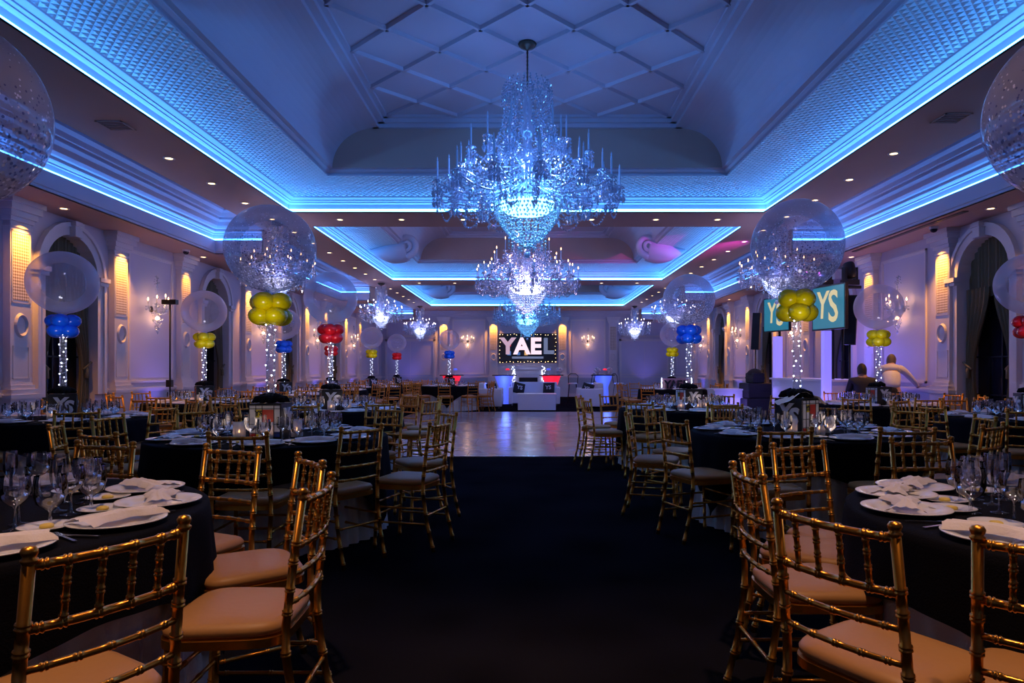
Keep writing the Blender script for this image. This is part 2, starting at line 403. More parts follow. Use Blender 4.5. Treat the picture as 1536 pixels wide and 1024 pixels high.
# scroll brackets at the sides of the middle and far trays
for ti in (1,2):
    for s in (-1,1):
        mb = MB(); pts = []; rad = []; yc = (TR[ti][0]+TR[ti][1])/2+.2
        for k in range(26):
            t = k/25; pts.append((s*(4.08-.98*t), yc, 4.38-.06*math.sin(t*PI))); rad.append(.05+.25*math.sin(t*PI*.62)**1.2)
        mb.tube(pts, rad, 16)
        pts = []; rad = []
        for k in range(44):
            a = k/43*PI*3.4; r = .27*(1-k/52); pts.append((s*(3.10-r*math.sin(a)), yc-.14-.0025*k, 4.48-r*math.cos(a))); rad.append(.095*(1-k/60))
        mb.tube(pts, rad, 10)
        o = mb.build('scroll_bracket', M['ceil'], smooth=True)
        tag(o, '%s plaster scroll bracket curling inside the %s ceiling tray' % (('left','right')[s>0], ('middle','far')[ti-1]), 'ceiling ornament', 'plaster scrolls')
# side bays
bayprof = [(0,3.60),(0,3.615),(-.015,3.625),(-.015,3.66),(0,3.67),(0,3.86),(0,3.878),(-.07,3.88),(-.07,4.00),(-.05,4.01),(-.05,4.03),(-.02,4.045),(0.0,4.06),(.0,4.10),(.04,4.11),(.08,4.15),(.11,4.22),(.16,4.26),(.16,4.30),(.20,4.31),(.24,4.37),(.30,4.41),(.30,4.45),(.36,4.47),(.44,4.53),(.50,4.56),(.60,4.56)]
for s in (-1,1):
    for bi, (y0,y1) in enumerate(BAYS):
        path = lambda d, y0=y0, y1=y1, s=s: [(s*SX,y0+d),(s*(LX-d),y0+d),(s*(LX-d),y1-d),(s*SX,y1-d)]
        struct(sweep(bayprof, path, False).build('trim_bay_cornice', M['ceil']))
        mb = MB(); x0,x1 = sorted((s*(SX-.0),s*(LX-.5))); mb.box(x0,x1,y0+.5,y1-.5,4.56,4.58)
        x0,x1 = sorted((s*(SX-.0),s*(SX-.02))); mb.box(x0,x1,y0,y1,4.12,4.58)
        struct(mb.build('ceiling_bay', M['ceil']))
        o = sweep([(-.012,3.8835),(-.045,3.892),(-.064,3.925)], path, False).build('led_strip', M['led2'])
        tag(o, 'blue light strip in the %s side bay over the %s wall' % (['nearest','middle','farthest'][bi], ['left','right'][s>0]), 'light strip', 'cove light strips')

# walls with arched windows
WIN = [5.6, 10.45, 15.3, 20.0, 24.7]; HW = .60; SPR = 2.75
def arch_pts(yc, r, spring, n=16): return [(yc - r*math.cos(PI*k/n), spring + r*math.sin(PI*k/n)) for k in range(n+1)]
for s, side in ((-1,'left'),(1,'right')):
    X = s*WX; w = MB(); rv = MB(); ring = MB()
    cuts = [YN]
    for yc in WIN:
        w.quad((X,cuts[-1],0),(X,yc-HW,0),(X,yc-HW,LZ),(X,cuts[-1],LZ)); cuts.append(yc+HW)
        ap = arch_pts(yc, HW, SPR)
        for k in range(16):
            (a0,z0),(a1,z1) = ap[k], ap[k+1]
            w.quad((X,a0,z0),(X,a1,z1),(X,a1,LZ),(X,a0,LZ))
        xo = s*(WX+.32); full = [(yc-HW,.0)]+ap+[(yc+HW,.0)]
        for k in range(len(full)-1):
            (a0,z0),(a1,z1) = full[k], full[k+1]; rv.quad((X,a0,z0),(xo,a0,z0),(xo,a1,z1),(X,a1,z1))
        rv.quad((X,yc-HW,.0),(xo,yc-HW,.0),(xo,yc+HW,.0),(X,yc+HW,.0))
        # moulded surround
        for (ri, ro, th) in ((HW, HW+.16, .05),(HW+.13, HW+.19, .08)):
            A = [(yc-ri,.9)]+arch_pts(yc, ri, SPR)+[(yc+ri,.9)]; B = [(yc-ro,.9)]+arch_pts(yc, ro, SPR)+[(yc+ro,.9)]
            for k in range(len(A)-1):
                xi = X - s*th
                ring.quad((xi,*A[k]),(xi,*A[k+1]),(xi,*B[k+1]),(xi,*B[k]))
                ring.quad((X,*B[k]),(xi,*B[k]),(xi,*B[k+1]),(X,*B[k+1])); ring.quad((X,*A[k]),(xi,*A[k]),(xi,*A[k+1]),(X,*A[k+1]))
        for q in (-1,1):   # imposts
            ring.cbox((X-s*.06, yc+q*(HW+.10), SPR), (.12,.26,.07)); ring.cbox((X-s*.05, yc+q*(HW+.10), SPR-.07), (.10,.22,.05))
        ring.cbox((X-s*.07, yc, SPR+HW+.09), (.14,.16,.24)); ring.cbox((X-s*.09, yc, SPR+HW+.16), (.14,.2,.06))   # keystone
    w.quad((X,cuts[-1],0),(X,YB,0),(X,YB,LZ),(X,cuts[-1],LZ))
    struct(w.build('wall_'+side, M['wall'])); struct(rv.build('trim_%s_window_reveal' % side, M['trim'])); struct(ring.build('trim_%s_window_arch' % side, M['trim'], smooth=False))
    for wi, yc in enumerate(WIN):
        g = MB(); xo = s*(WX+.30); g.quad((xo,yc-HW,.0),(xo,yc+HW,.0),(xo,yc+HW,3.5),(xo,yc-HW,3.5)); wn = struct(g.build('window_%d' % (wi+1+5*(s>0)), M['night']))
        g = MB()
        for yy in (-.3,0,.3): g.box(*sorted((xo-s*.03,xo)),yc+yy-.012,yc+yy+.012,0,3.45)
        for zz in (.9,1.5,2.1,2.7): g.box(*sorted((xo-s*.03,xo)),yc-HW,yc+HW,zz-.012,zz+.012)
        g.build('muntin', M['blackmetal'], wn)
        # drapes: pleated header in the arch and two tied panels
        if yc > 6:
            nm = {1:'nearest in view',2:'second in view',3:'third in view',4:'farthest'}[wi]
            d = MB(); n = 64
            for j in range(6):
                for k in range(n):
                    pass
            rows = []
            for j in range(9):
                row = []
                for k in range(n+1):
                    u = -1+2*k/n; top = SPR+math.sqrt(max(0,1-u*u))*HW; bot = 2.45-.30*abs(u)**1.5
                    z = top+(bot-top)*j/8; row.append((s*(WX+.16)+.022*math.sin(k*PI/2.2)*s, yc+u*HW*.99, z))
                rows.append(row)
            for j in range(8):
                for k in range(n): d.quad(rows[j][k],rows[j][k+1],rows[j+1][k+1],rows[j+1][k])
            o = d.build('window_valance', M['drape'], smooth=True); tag(o, 'pleated olive drape heading in the %s-hand arched window %s' % (side, nm), 'drape', 'window drapes')
            for q in (-1,1):
                d = MB(); n = 40; rows = []
                for j in range(34):
                    z = 2.55*(1-j/33)+.03
                    if z > 1.35: t = (z-1.35)/1.2; wd = .20+.34*sm(min(1,t)); 
                    else: t = (1.35-z)/1.35; wd = .20+.12*sm(t)
                    row = []
                    for k in range(n+1):
                        u = k/n; row.append((s*(WX+.10)-s*.0+.028*math.sin(u*PI*11+j*.03)*s, yc+q*(HW*.98-u*wd), z))
                    rows.append(row)
                for j in range(33):
                    for k in range(n): d.quad(rows[j][k],rows[j][k+1],rows[j+1][k+1],rows[j+1][k])
                root = d.build('drape_panel', M['drape'], smooth=True); tag(root, 'tied olive drape, %s side of the %s-hand window %s' % (('near','far')[q>0], side, nm), 'drape', 'window drapes')
                tb = MB(); tb.tube([(s*(WX+.10)-s*.05, yc+q*HW*.98, 1.42),(s*(WX+.10)-s*.06, yc+q*(HW*.98-.1), 1.36),(s*(WX+.10)-s*.05, yc+q*(HW*.98-.2), 1.30)], .018, 8)
                tb.lathe([(.012,0),(.03,-.03),(.035,-.16),(.02,-.17)], 10, (s*(WX+.10)-s*.06, yc+q*(HW*.98-.13), 1.33))
                tb.build('tieback', M['drape'], root, smooth=True)
struct(MB().quad((-WX,YB,0),(WX,YB,0),(WX,YB,S),(-WX,YB,S)).build('wall_back', M['wall']))
struct(MB().quad((-WX,YN,0),(WX,YN,0),(WX,YN,S),(-WX,YN,S)).build('wall_front', M['wall']))
# chair rail, dado, baseboard
for s, side in ((-1,'left'),(1,'right')):
    d = MB(); r = MB(); b = MB(); segs = [YN]+[v for yc in WIN for v in (yc-HW-.19, yc+HW+.19)]+[YB]
    for i in range(0,len(segs),2):
        y0,y1 = segs[i],segs[i+1]
        d.box(*sorted((s*WX,s*(WX-.01))),y0,y1,.14,.9); b.box(*sorted((s*WX,s*(WX-.035))),y0,y1,0,.16)
        for z0,z1,t in ((.90,.93,.03),(.93,.97,.055),(.97,.985,.035)): r.box(*sorted((s*WX,s*(WX-t))),y0,y1,z0,z1)
    struct(d.build('wall_%s_dado' % side, M['dado'])); struct(r.build('trim_%s_chair_rail' % side, M['trim'])); struct(b.build('baseboard_'+side, M['trim']))
d = MB().box(-WX,WX,YB-.01,YB,.14,.9); struct(d.build('wall_back_dado', M['dado']))
d = MB()
for z0,z1,t in ((.90,.93,.03),(.93,.97,.055),(.97,.985,.035)): d.box(-WX,WX,YB-t,YB,z0,z1)
struct(d.build('trim_back_chair_rail', M['trim'])); struct(MB().box(-WX,WX,YB-.035,YB,0,.16).build('baseboard_back', M['trim']))
d = MB()
for z0,z1,t in ((3.80,3.86,.06),(3.86,3.95,.10),(3.95,4.06,.18),(4.06,4.10,.22)): d.box(-WX,WX,YB-t,YB,z0,z1)
struct(d.build('trim_back_cornice', M['ceil']))
# pilasters (local: face towards +Y' = into the room)
def pilaster(top, grille=True, hw=.19):
    m = MB(); t = .10
    m.box(-hw,hw,0,t,.98,top-.35)
    m.box(-hw-.07,hw+.07,0,t+.06,0,.90); m.box(-hw-.09,hw+.09,0,t+.08,0,.14); m.box(-hw-.09,hw+.09,0,t+.08,.90,.96)
    for k,(e,z0,z1) in enumerate(((.06,.96,1.03),(.035,1.03,1.09),(.015,1.09,1.12))): m.box(-hw-e,hw+e,0,t+e,z0,z1)
    for e,z0,z1 in ((.015,top-.38,top-.35),(.03,top-.30,top-.24),(.06,top-.24,top-.16),(.10,top-.16,top-.07),(.13,top-.07,top)): m.box(-hw-e,hw+e,0,t+e,z0,z1)
    m.box(-hw,hw,0,t,top-.35,top-.30)
    # raised frames (front)
    def fr(x0,x1,z0,z1,b=.016,th=.007):
        m.box(x0,x1,t,t+th,z0,z0+b); m.box(x0,x1,t,t+th,z1-b,z1); m.box(x0,x0+b,t,t+th,z0,z1); m.box(x1-b,x1,t,t+th,z0,z1)
    fr(-hw+.04,hw-.04,1.17,1.62); fr(-hw+.02,hw-.02,2.20,top-.42)
    n = 28     # medallion ring
    for r0,r1,th in ((.085,.125,.03),):
        for k in range(n):
            a0,a1 = 2*PI*k/n, 2*PI*(k+1)/n
            def P(r,a,y): return (r*math.cos(a), y, 1.90+r*1.35*math.sin(a))
            rm = (r0+r1)/2
            m.quad(P(r0,a0,t),P(r0,a1,t),P(rm,a1,t+th),P(rm,a0,t+th)); m.quad(P(rm,a0,t+th),P(rm,a1,t+th),P(r1,a1,t),P(r1,a0,t))
    g = None
    if grille: g = MB().box(-hw+.045,hw-.045,t,t+.004,2.24,top-.46)
    return m, g
pm, pg = pilaster(LZ)
npil = [0]
def place_pil(x, y, rz, base_objs, warm, side):
    m, g = base_objs
    a = bpy.data.objects.new('trim_pilaster', m); COL.objects.link(a); a.location = (x,y,0); a.rotation_euler.z = rz; struct(a)
    b = bpy.data.objects.new('lattice_inset', g); COL.objects.link(b); b.parent = a
    if warm:
        d = Vector((-math.sin(rz), math.cos(rz), 0))
        p = Vector((x,y,0)) + d*.27
        zt = (LZ if side else 3.80)
        light('pilaster_spot', 'SPOT', (p.x,p.y,zt-.22), (1,.40,.05), warm*8, .03, to=(p.x-d.x*.25,p.y-d.y*.25,0), spot=95, blend=.9)
def mesh_of(mb, name, m):
    o = mb.build(name, m); me = o.data; bpy.data.objects.remove(o); return me
PMs = (mesh_of(pm,'pilaster',M['trim']), mesh_of(pg,'pilaster_lattice',M['grille']))
pm2, pg2 = pilaster(3.80)
PMb = (mesh_of(pm2,'pilaster_back',M['trim']), mesh_of(pg2,'pilaster_lattice_back',M['grille']))
PIL = [4.4,6.9,9.3,11.6,13.8,16.9,18.7,21.4,23.4,26.0,28.2]
for y in PIL:
    w = 24 if y in (9.3,11.6,16.9,18.7,21.4,23.4,26.0) else 9
    place_pil(-WX, y, -PI/2, PMs, w if y > 7 else 0, True); place_pil(WX, y+(-.25 if y in (11.6,) else 0), PI/2, PMs, (w if y > 10 else 3) if y > 7 else 0, True)
for x in (-4.0,-1.62,1.68,4.1): place_pil(x, YB, PI, PMb, 20 if abs(x) < 3 or x < 0 else 0, False)
# wall panels: raised frames with a paler field
def frame_panel(mb, fb, s, y0,y1,z0,z1):
    X = s*WX
    for a,b,t in ((0,.035,.03),(.035,.06,.018)):
        xs = sorted((X,X-s*t))
        mb.box(*xs,y0+a,y1-a,z0+a,z0+b); mb.box(*xs,y0+a,y1-a,z1-b,z1-a); mb.box(*xs,y0+a,y0+b,z0+a,z1-a); mb.box(*xs,y1-b,y1-a,z0+a,z1-a)
    fb.box(*sorted((X,X-s*.006)),y0+.06,y1-.06,z0+.06,z1-.06)
PANELS = [(7.25,8.95),(11.95,13.45),(17.2,18.35),(21.75,23.05),(26.35,27.85),(28.6,32.0)]
for s, side in ((-1,'left'),(1,'right')):
    mb = MB(); fb = MB()
    for y0,y1 in PANELS: frame_panel(mb, fb, s, y0,y1,1.06,3.42)
    struct(mb.build('trim_%s_wall_panels' % side, M['trim'])); struct(fb.build('wall_%s_panel_field' % side, M['panelp']))
mb = MB(); fb = MB()
def back_panel(x0,x1,z0,z1):
    Y = YB
    for a,b,t in ((0,.045,.04),(.045,.08,.022)):
        mb.box(x0+a,x1-a,Y-t,Y,z0+a,z0+b); mb.box(x0+a,x1-a,Y-t,Y,z1-b,z1-a); mb.box(x0+a,x0+b,Y-t,Y,z0+a,z1-a); mb.box(x1-b,x1-a,Y-t,Y,z0+a,z1-a)
    fb.box(x0+.08,x1-.08,Y-.008,Y,z0+.08,z1-.08)
back_panel(-3.6,-2.0,1.06,3.7); back_panel(2.05,3.75,1.06,3.7); back_panel(-6.75,-4.4,2.85,3.6); back_panel(4.5,6.75,2.85,3.6)
struct(mb.build('trim_back_wall_panels', M['trim'])); struct(fb.build('wall_back_panel_field', M['panelp']))
# wide service openings in the back wall corners
for s in (-1,1):
    x0,x1 = sorted((s*4.5,s*6.7)); mb = MB()
    mb.box(x0,x1,YB-.05,YB,.0,2.65)
    o = struct(mb.build('door_%d' % (1+(s>0)), M['panelp']))
    f = MB(); f.box(x0-.1,x0,YB-.09,YB,0,2.75); f.box(x1,x1+.1,YB-.09,YB,0,2.75); f.box(x0-.1,x1+.1,YB-.09,YB,2.65,2.75); f.box(x0,x1,YB-.07,YB-.05,1.05,1.09)
    f.box((x0+x1)/2-.01,(x0+x1)/2+.01,YB-.062,YB-.05,0,2.65); f.build('door_frame', M['trim'], o)
# side door leaf on the far left wall (warm lit)
# ceiling fixtures
def make_downlight():
    root = thing('downlight','','ceiling light')
    MB().lathe([(.045,-.002),(.05,-.008),(.07,-.01),(.075,0)], 24).build('trim_ring', M['trim'], root, smooth=True)
    MB().lathe([(.0001,-.003),(.046,-.003)], 24).build('lens', M['lamp'], root)
    return root
dl = make_downlight(); first = [True]
def put_dl(x, y, z, label, e=0, spot=95, col=(1,.55,.25)):
    o = dl if first[0] else copy_tree(dl); first[0] = False
    o.location = (x,y,z); o['label'] = label; o['group'] = 'recessed downlights'; o['category'] = 'ceiling light'
    if e: light('downlight_beam', 'SPOT', (x,y,z-.03), col, e, .04, rot=(0,0,0), spot=spot, blend=.7)
ordn = ['first','second','third','fourth','fifth','sixth','seventh','eighth','ninth','tenth','eleventh','twelfth','thirteenth','fourteenth','fifteenth','sixteenth','seventeenth','eighteenth','nineteenth','twentieth']
for s, side in ((-1,'left'),(1,'right')):
    ylist = [9.05+1.22*k for k in range(17)]
    for k, y in enumerate(ylist):
        put_dl(s*4.75, y-(.2 if s > 0 else 0), S, 'small warm downlight, %s counting away along the %s soffit' % (ordn[k], side), 9 if k < 10 else 5)
for bi, yb in enumerate((12.75,22.1)):
    for k, x in enumerate((-3.5,-2.35,-1.2,1.2,2.4,3.55)):
        put_dl(x, yb, S, 'small warm downlight, %s from the left on the %s ceiling cross beam' % (ordn[k], ('near','far')[bi]), 14)
for s, side in ((-1,'left'),(1,'right')):
    for k,y in enumerate((9.75,13.95,18.0,22.4)):
        put_dl(s*6.62, y, LZ, 'tiny downlight over the %s wall, %s from the camera' % (side, ordn[k]), 0)
# vents and camera domes
for s, y, side in ((-1,7.83,'left'),(1,7.6,'right')):
    root = thing('ceiling_vent', 'dark square air vent in the %s soffit' % side, 'vent', (s*4.72,y,S))
    m = MB(); m.box(-.15,.15,-.02-.13,-.13,-.012,0); m.box(-.15,.15,.13,.15,-.012,0); m.box(-.15,-.13,-.15,.15,-.012,0); m.box(.13,.15,-.15,.15,-.012,0); m.build('vent_frame', M['soffit'], root)
    m = MB(); m.box(-.13,.13,-.13,.13,-.003,0); m.build('vent_back', M['blackplastic'], root)
    for k in range(5): MB().box(-.12,.12,-.105+.05*k,-.085+.05*k,-.012,-.004).build('slat', M['soffit'], root)
for s, y, side in ((-1,13.1,'left'),(1,11.9,'right')):
    root = thing('security_camera', 'small dark dome security camera above the %s wall panel' % side, 'security camera', (s*6.55,y-.9 if s>0 else y,LZ))
    MB().lathe([(.07,0),(.07,-.03),(.06,-.04)], 20).build('housing', M['trim'], root, smooth=True)
    MB().lathe([(.055,-.04),(.05,-.07),(.03,-.09),(.001,-.097)], 20).build('dome', M['night'], root, smooth=True)
# long dark linear diffuser over the right wall
tag(MB().box(6.32,6.40,9.9,13.3,LZ-.012,LZ).build('slot_diffuser', M['blackplastic']), 'long black slot diffuser in the soffit above the right wall', 'vent')

# ------------------------------------------------------------------ chairs
def bend(p, q, bow=0, n=12):
    p, q = Vector(p), Vector(q); out = []
    for k in range(n+1):
        t = k/n; v = p.lerp(q, t); v.y -= bow*4*t*(1-t); out.append(v)
    return out
def bamboo(mb, pts, r, nodes, seg=8, ring=1.27):
    pts = [Vector(p) for p in pts]; L = [0]
    for i in range(1,len(pts)): L.append(L[-1]+(pts[i]-pts[i-1]).length)
    tot = L[-1]
    def at(d):
        d = min(max(d,0),tot)
        for i in range(1,len(pts)):
            if d <= L[i]+1e-9:
                t = (d-L[i-1])/max(1e-9,L[i]-L[i-1]); return pts[i-1].lerp(pts[i], t)
        return pts[-1]
    ds = [(0,r),(tot,r)]+[(l,r) for l in L[1:-1]]; w = .009
    keep = []
    for nd in nodes:
        c = nd*tot; keep.append(c)
        ds = [x for x in ds if abs(x[0]-c) > w*1.4]
        for sh in (-.5,.5):
            cc = c+sh*w*1.1
            ds += [(cc-w*.45, r),(cc-w*.2, r*ring),(cc+w*.2, r*ring),(cc+w*.45, r)]
    ds = sorted([x for x in ds if 0 <= x[0] <= tot])
    mb.tube([at(d) for d,_ in ds], [x for _,x in ds], seg)
def post_pts(s):
    return [(s*.178,-.285,0),(s*.180,-.235,.20),(s*.182,-.205,.40),(s*.182,-.205,.50),(s*.179,-.225,.68),(s*.176,-.255,.90)]
def post_at(s, z):
    P = post_pts(s)
    for i in range(1,len(P)):
        if z <= P[i][2]:
            t = (z-P[i-1][2])/(P[i][2]-P[i-1][2]); return tuple(a+(b-a)*t for a,b in zip(P[i-1],P[i]))
    return P[-1]
def seat_outline(k, n, inset=0):
    a = 2*PI*k/n; ca, sa = math.cos(a), math.sin(a); e = .42
    x = math.copysign(abs(ca)**e, ca); y = math.copysign(abs(sa)**e, sa)
    w = (.198+.022*(y*.5+.5))-inset; return x*w, y*(.20-inset)
RAILS = [.885,.745,.655,.565]
def chair_meshes(seg, n):
    P = []      # (name, mesh builder, material, smooth)
    m = MB(); rings = [(.0,.435),(-.004,.44),(-.004,.455),(.0,.462)]
    for ins, z in ((.012,.43),(0,.434),(0,.462),(.012,.466)):
        for k in range(n): x,y = seat_outline(k,n,ins); m.v.append((x,y,z))
    for j in range(3):
        for k in range(n): l=(k+1)%n; m.f.append((j*n+k,j*n+l,(j+1)*n+l,(j+1)*n+k)); m.m.append(0)
    m.f.append(tuple(range(n))[::-1]); m.m.append(0); m.f.append(tuple(range(3*n,4*n))); m.m.append(0)
    P.append(('seat_frame', m, M['gold'], False))
    m = MB(); prof = [(.012,.466),(.004,.474),(.003,.486),(.012,.500),(.035,.508),(.09,.512),(.15,.513)]
    for ins, z in prof:
        for k in range(n): x,y = seat_outline(k,n,ins); m.v.append((x,y,z))
    J = len(prof)
    for j in range(J-1):
        for k in range(n): l=(k+1)%n; m.f.append((j*n+k,j*n+l,(j+1)*n+l,(j+1)*n+k)); m.m.append(0)
    m.f.append(tuple(range((J-1)*n,J*n))); m.m.append(0)
    P.append(('cushion', m, M['cushion'], True))
    for s in (-1,1):
        m = MB(); bamboo(m, post_pts(s), .0135, (.04,.16,.30,.46,.60,.68,.775,.84), seg)
        m.lathe([(.0135,-.01),(.0175,-.004),(.0175,0),(.013,.004),(.0165,.012),(.0175,.018),(.013,.026),(.001,.029)], seg, (s*.176,-.256,.90))
        P.append(('back_post', m, M['gold'], True))
        m = MB(); bamboo(m, [(s*.195,.175,0),(s*.190,.165,.25),(s*.185,.155,.435)], .0125, (.06,.3,.6,.9), seg); P.append(('front_leg', m, M['gold'], True))
    for i, z in enumerate(RAILS):
        m = MB(); bamboo(m, bend(post_at(-1,z), post_at(1,z), .024), .0105 if i < 2 else .0085, (.12,.3,.5,.7,.88) if i > 1 else (.08,.2,.4,.6,.8,.92), seg); P.append(('back_rail', m, M['gold'], True))
    for k in range(4):
        t = (k+1)/5; a = Vector(post_at(-1,RAILS[1])).lerp(Vector(post_at(1,RAILS[1])), t); b = Vector(post_at(-1,RAILS[0])).lerp(Vector(post_at(1,RAILS[0])), t)
        a.y -= .024*4*t*(1-t); b.y -= .024*4*t*(1-t)
        m = MB(); bamboo(m, [a,b], .0078, (.08,.38,.66,.92), seg); P.append(('spindle', m, M['gold'], True))
    for s in (-1,1):
        for z in (.30,.19):
            m = MB(); a = post_at(s,z); bamboo(m, [a,(s*.191,.168,z)], .0078, (.1,.5,.9), seg); P.append(('stretcher', m, M['gold'], True))
    for z in (.33,.24):
        m = MB(); bamboo(m, [(-.19,.166,z),(.19,.166,z)], .0078, (.08,.36,.64,.92), seg); P.append(('stretcher', m, M['gold'], True))
    m = MB(); bamboo(m, [post_at(-1,.25),post_at(1,.25)], .0078, (.08,.5,.92), seg); P.append(('stretcher', m, M['gold'], True))
    return P
proto_chair = None; chair_data = chair_meshes(10, 40); hi = []
for nm, m, mt, sm_ in chair_data:
    o = m.build(nm, mt, smooth=sm_); hi.append((nm, o.data)); bpy.data.objects.remove(o)
lo = MB(); locush = None
for nm, m, mt, sm_ in chair_meshes(5, 16):
    lo.add(m.v, m.f, 1 if nm == 'cushion' else 0)
o = lo.build('chair_far', [M['gold'],M['cushion']]); LOCH = o.data; bpy.data.objects.remove(o)
NCH = [0]
def put_chair(x, y, rz, label, group, detail=True):
    if not inview(x, y, 0, .93, .3): return
    NCH[0] += 1
    if detail:
        r = thing('chiavari_chair', label, 'chair', (x,y,0), rz, group)
        for nm, me in hi:
            o = bpy.data.objects.new(nm, me); COL.objects.link(o); o.parent = r
    else:
        r = bpy.data.objects.new('chiavari_chair', LOCH); COL.objects.link(r); r.location = (x,y,0); r.rotation_euler.z = rz; tag(r, label, 'chair', group)

# ------------------------------------------------------------------ table ware (meshes)
def keep(mb, name, m, smooth=True):
    o = mb.build(name, m, smooth=smooth); me = o.data; bpy.data.objects.remove(o); return me
def ware(seg):
    W = {}
    m = MB().lathe([(.001,.004),(.085,.004),(.10,.006),(.112,.014),(.152,.020),(.156,.019),(.155,.016),(.112,.008),(.09,0),(.001,0)], seg*2); W['plate'] = keep(m,'plate',M['china'])
    m = MB().lathe([(.001,.003),(.05,.003),(.058,.008),(.082,.013),(.085,.012),(.058,.003),(.045,0),(.001,0)], seg*2); W['bplate'] = keep(m,'bread_plate',M['china'])
    m = MB().lathe([(.034,0),(.034,.002),(.012,.005),(.005,.012),(.004,.07),(.006,.078),(.024,.088),(.040,.105),(.047,.13),(.046,.155),(.042,.180)], seg); W['wine'] = keep(m,'wine_glass',M['glass'])
    m = MB().lathe([(.036,0),(.036,.002),(.012,.006),(.006,.014),(.006,.045),(.02,.056),(.042,.072),(.052,.105),(.051,.14),(.047,.168)], seg); W['goblet'] = keep(m,'goblet',M['glass'])
    m = MB().lathe([(.03,0),(.03,.002),(.01,.005),(.004,.012),(.004,.075),(.014,.088),(.024,.11),(.027,.14),(.026,.17),(.024,.195)], seg); W['small'] = keep(m,'champagne_glass',M['glass'])
    # water inside the goblet
    m = MB().lathe([(.004,.058),(.018,.060),(.040,.074),(.048,.10),(.049,.115),(.001,.1155)], seg); W['water'] = keep(m,'water',M['glass'])
    # napkin: folded cloth pulled in at the waist and fanned at both ends
    m = MB(); nu, nv = 22, 14
    for j in range(nv+1):
        for i in range(nu+1):
            u = i/nu*2-1; v = j/nv*2-1
            w = .038+.034*abs(u)**1.6+.006*math.sin(u*9)
            z = .020+.024*(1-abs(v)**3)*(1-.35*abs(u))+.0035*math.cos(v*PI*4)*(1-abs(v)*.5)
            if abs(v) > .99: z = .018
            m.v.append((u*.135+.006*math.sin(v*5), v*w+.012*u*u, z))
    for j in range(nv):
        for i in range(nu): a=j*(nu+1)+i; m.f.append((a,a+1,a+nu+2,a+nu+1)); m.m.append(0)
    W['napkin'] = keep(m,'napkin',M['napkin'])
    m = MB(); m.cbox((0,-.01,.004),(.010,.11,.003)); m.cbox((0,.055,.005),(.018,.03,.003))
    for k in range(4): m.cbox((-.0075+.005*k,.090,.0055),(.0025,.045,.002))
    W['fork'] = keep(m,'fork',M['steel'],False)
    m = MB(); m.cbox((0,-.03,.004),(.013,.09,.004)); m.add([(-.009,.015,.003),(.009,.015,.003),(.009,.10,.003),(.002,.122,.003),(-.009,.09,.003),(-.009,.015,.005),(.009,.015,.005),(.009,.10,.005),(.002,.122,.005),(-.009,.09,.005)],[(0,1,2,3,4),(9,8,7,6,5),(0,5,6,1),(1,6,7,2),(2,7,8,3),(3,8,9,4),(4,9,5,0)])
    W['knife'] = keep(m,'knife',M['steel'],False)
    m = MB().lathe([(.001,0),(.020,0),(.022,.003),(.020,.010),(.012,.013),(.001,.013)], 10); W['butter'] = keep(m,'butter_pat',M['butter'])
    return W
WH = ware(20); WL = ware(9)
def put(name, me, loc, rz, label, cat, group):
    if not inview(loc[0], loc[1], loc[2], loc[2]+.1, .12): return None
    o = bpy.data.objects.new(name, me); COL.objects.link(o); o.location = loc; o.rotation_euler.z = rz; return tag(o, label, cat, group)

# ------------------------------------------------------------------ tables
TZ = .76; TRD = .90
def cloth_meshes():
    m = MB(); n = 144; a = 1.16; rows = []
    for r in (.001,.3,.6,.85,.905): rows.append([(r*math.cos(2*PI*k/n), r*math.sin(2*PI*k/n), TZ+.004) for k in range(n)])
    rows.append([(.916*math.cos(2*PI*k/n), .916*math.sin(2*PI*k/n), TZ-.004) for k in range(n)])
    for j in range(1,11):
        t = j/10; row = []
        for k in range(n):
            th = 2*PI*k/n; cs = max(abs(math.cos(th)),abs(math.sin(th))); ext = a/cs - .9; drop = min(ext*.88, .66)
            corner = max(0,(ext-.4)/.54)
            rr = .918+t*(.022+.05*corner)+t*(.008+.030*corner)*math.sin(th*24)+t*.006*math.sin(th*11+1)
            row.append((rr*math.cos(th), rr*math.sin(th), TZ-.004-drop*t))
        rows.append(row)
    for row in rows: m.v.extend(row)
    for j in range(len(rows)-1):
        for k in range(n): l=(k+1)%n; m.f.append((j*n+k,j*n+l,(j+1)*n+l,(j+1)*n+k)); m.m.append(0)
    over = keep(m,'tablecloth',M['black'])
    m = MB(); n = 240; rows = []
    for z, r, am in ((TZ-.004,.86,0),(TZ-.012,.885,.002),(.60,.872,.008),(.40,.875,.012),(.2,.885,.016),(.012,.90,.020)):
        rows.append([((r+am*math.sin(2*PI*k/n*48)+am*.5*math.sin(2*PI*k/n*17))*math.cos(2*PI*k/n), (r+am*math.sin(2*PI*k/n*48)+am*.5*math.sin(2*PI*k/n*17))*math.sin(2*PI*k/n), z) for k in range(n)])
    for row in rows: m.v.extend(row)
    for j in range(len(rows)-1):
        for k in range(n): l=(k+1)%n; m.f.append((j*n+k,j*n+l,(j+1)*n+l,(j+1)*n+k)); m.m.append(0)
    return over, keep(m,'table_skirt',M['skirt'])
OVER, SKIRT = cloth_meshes()
TT = keep(MB().lathe([(.001,.72),(.84,.72),(.85,.73),(.85,.75),(.84,.754),(.001,.754)], 40),'tabletop',M['trim'])
TL = keep(MB().tube([(0,0,0),(0,0,.72)], .02, 8),'table_leg',M['blackmetal'])

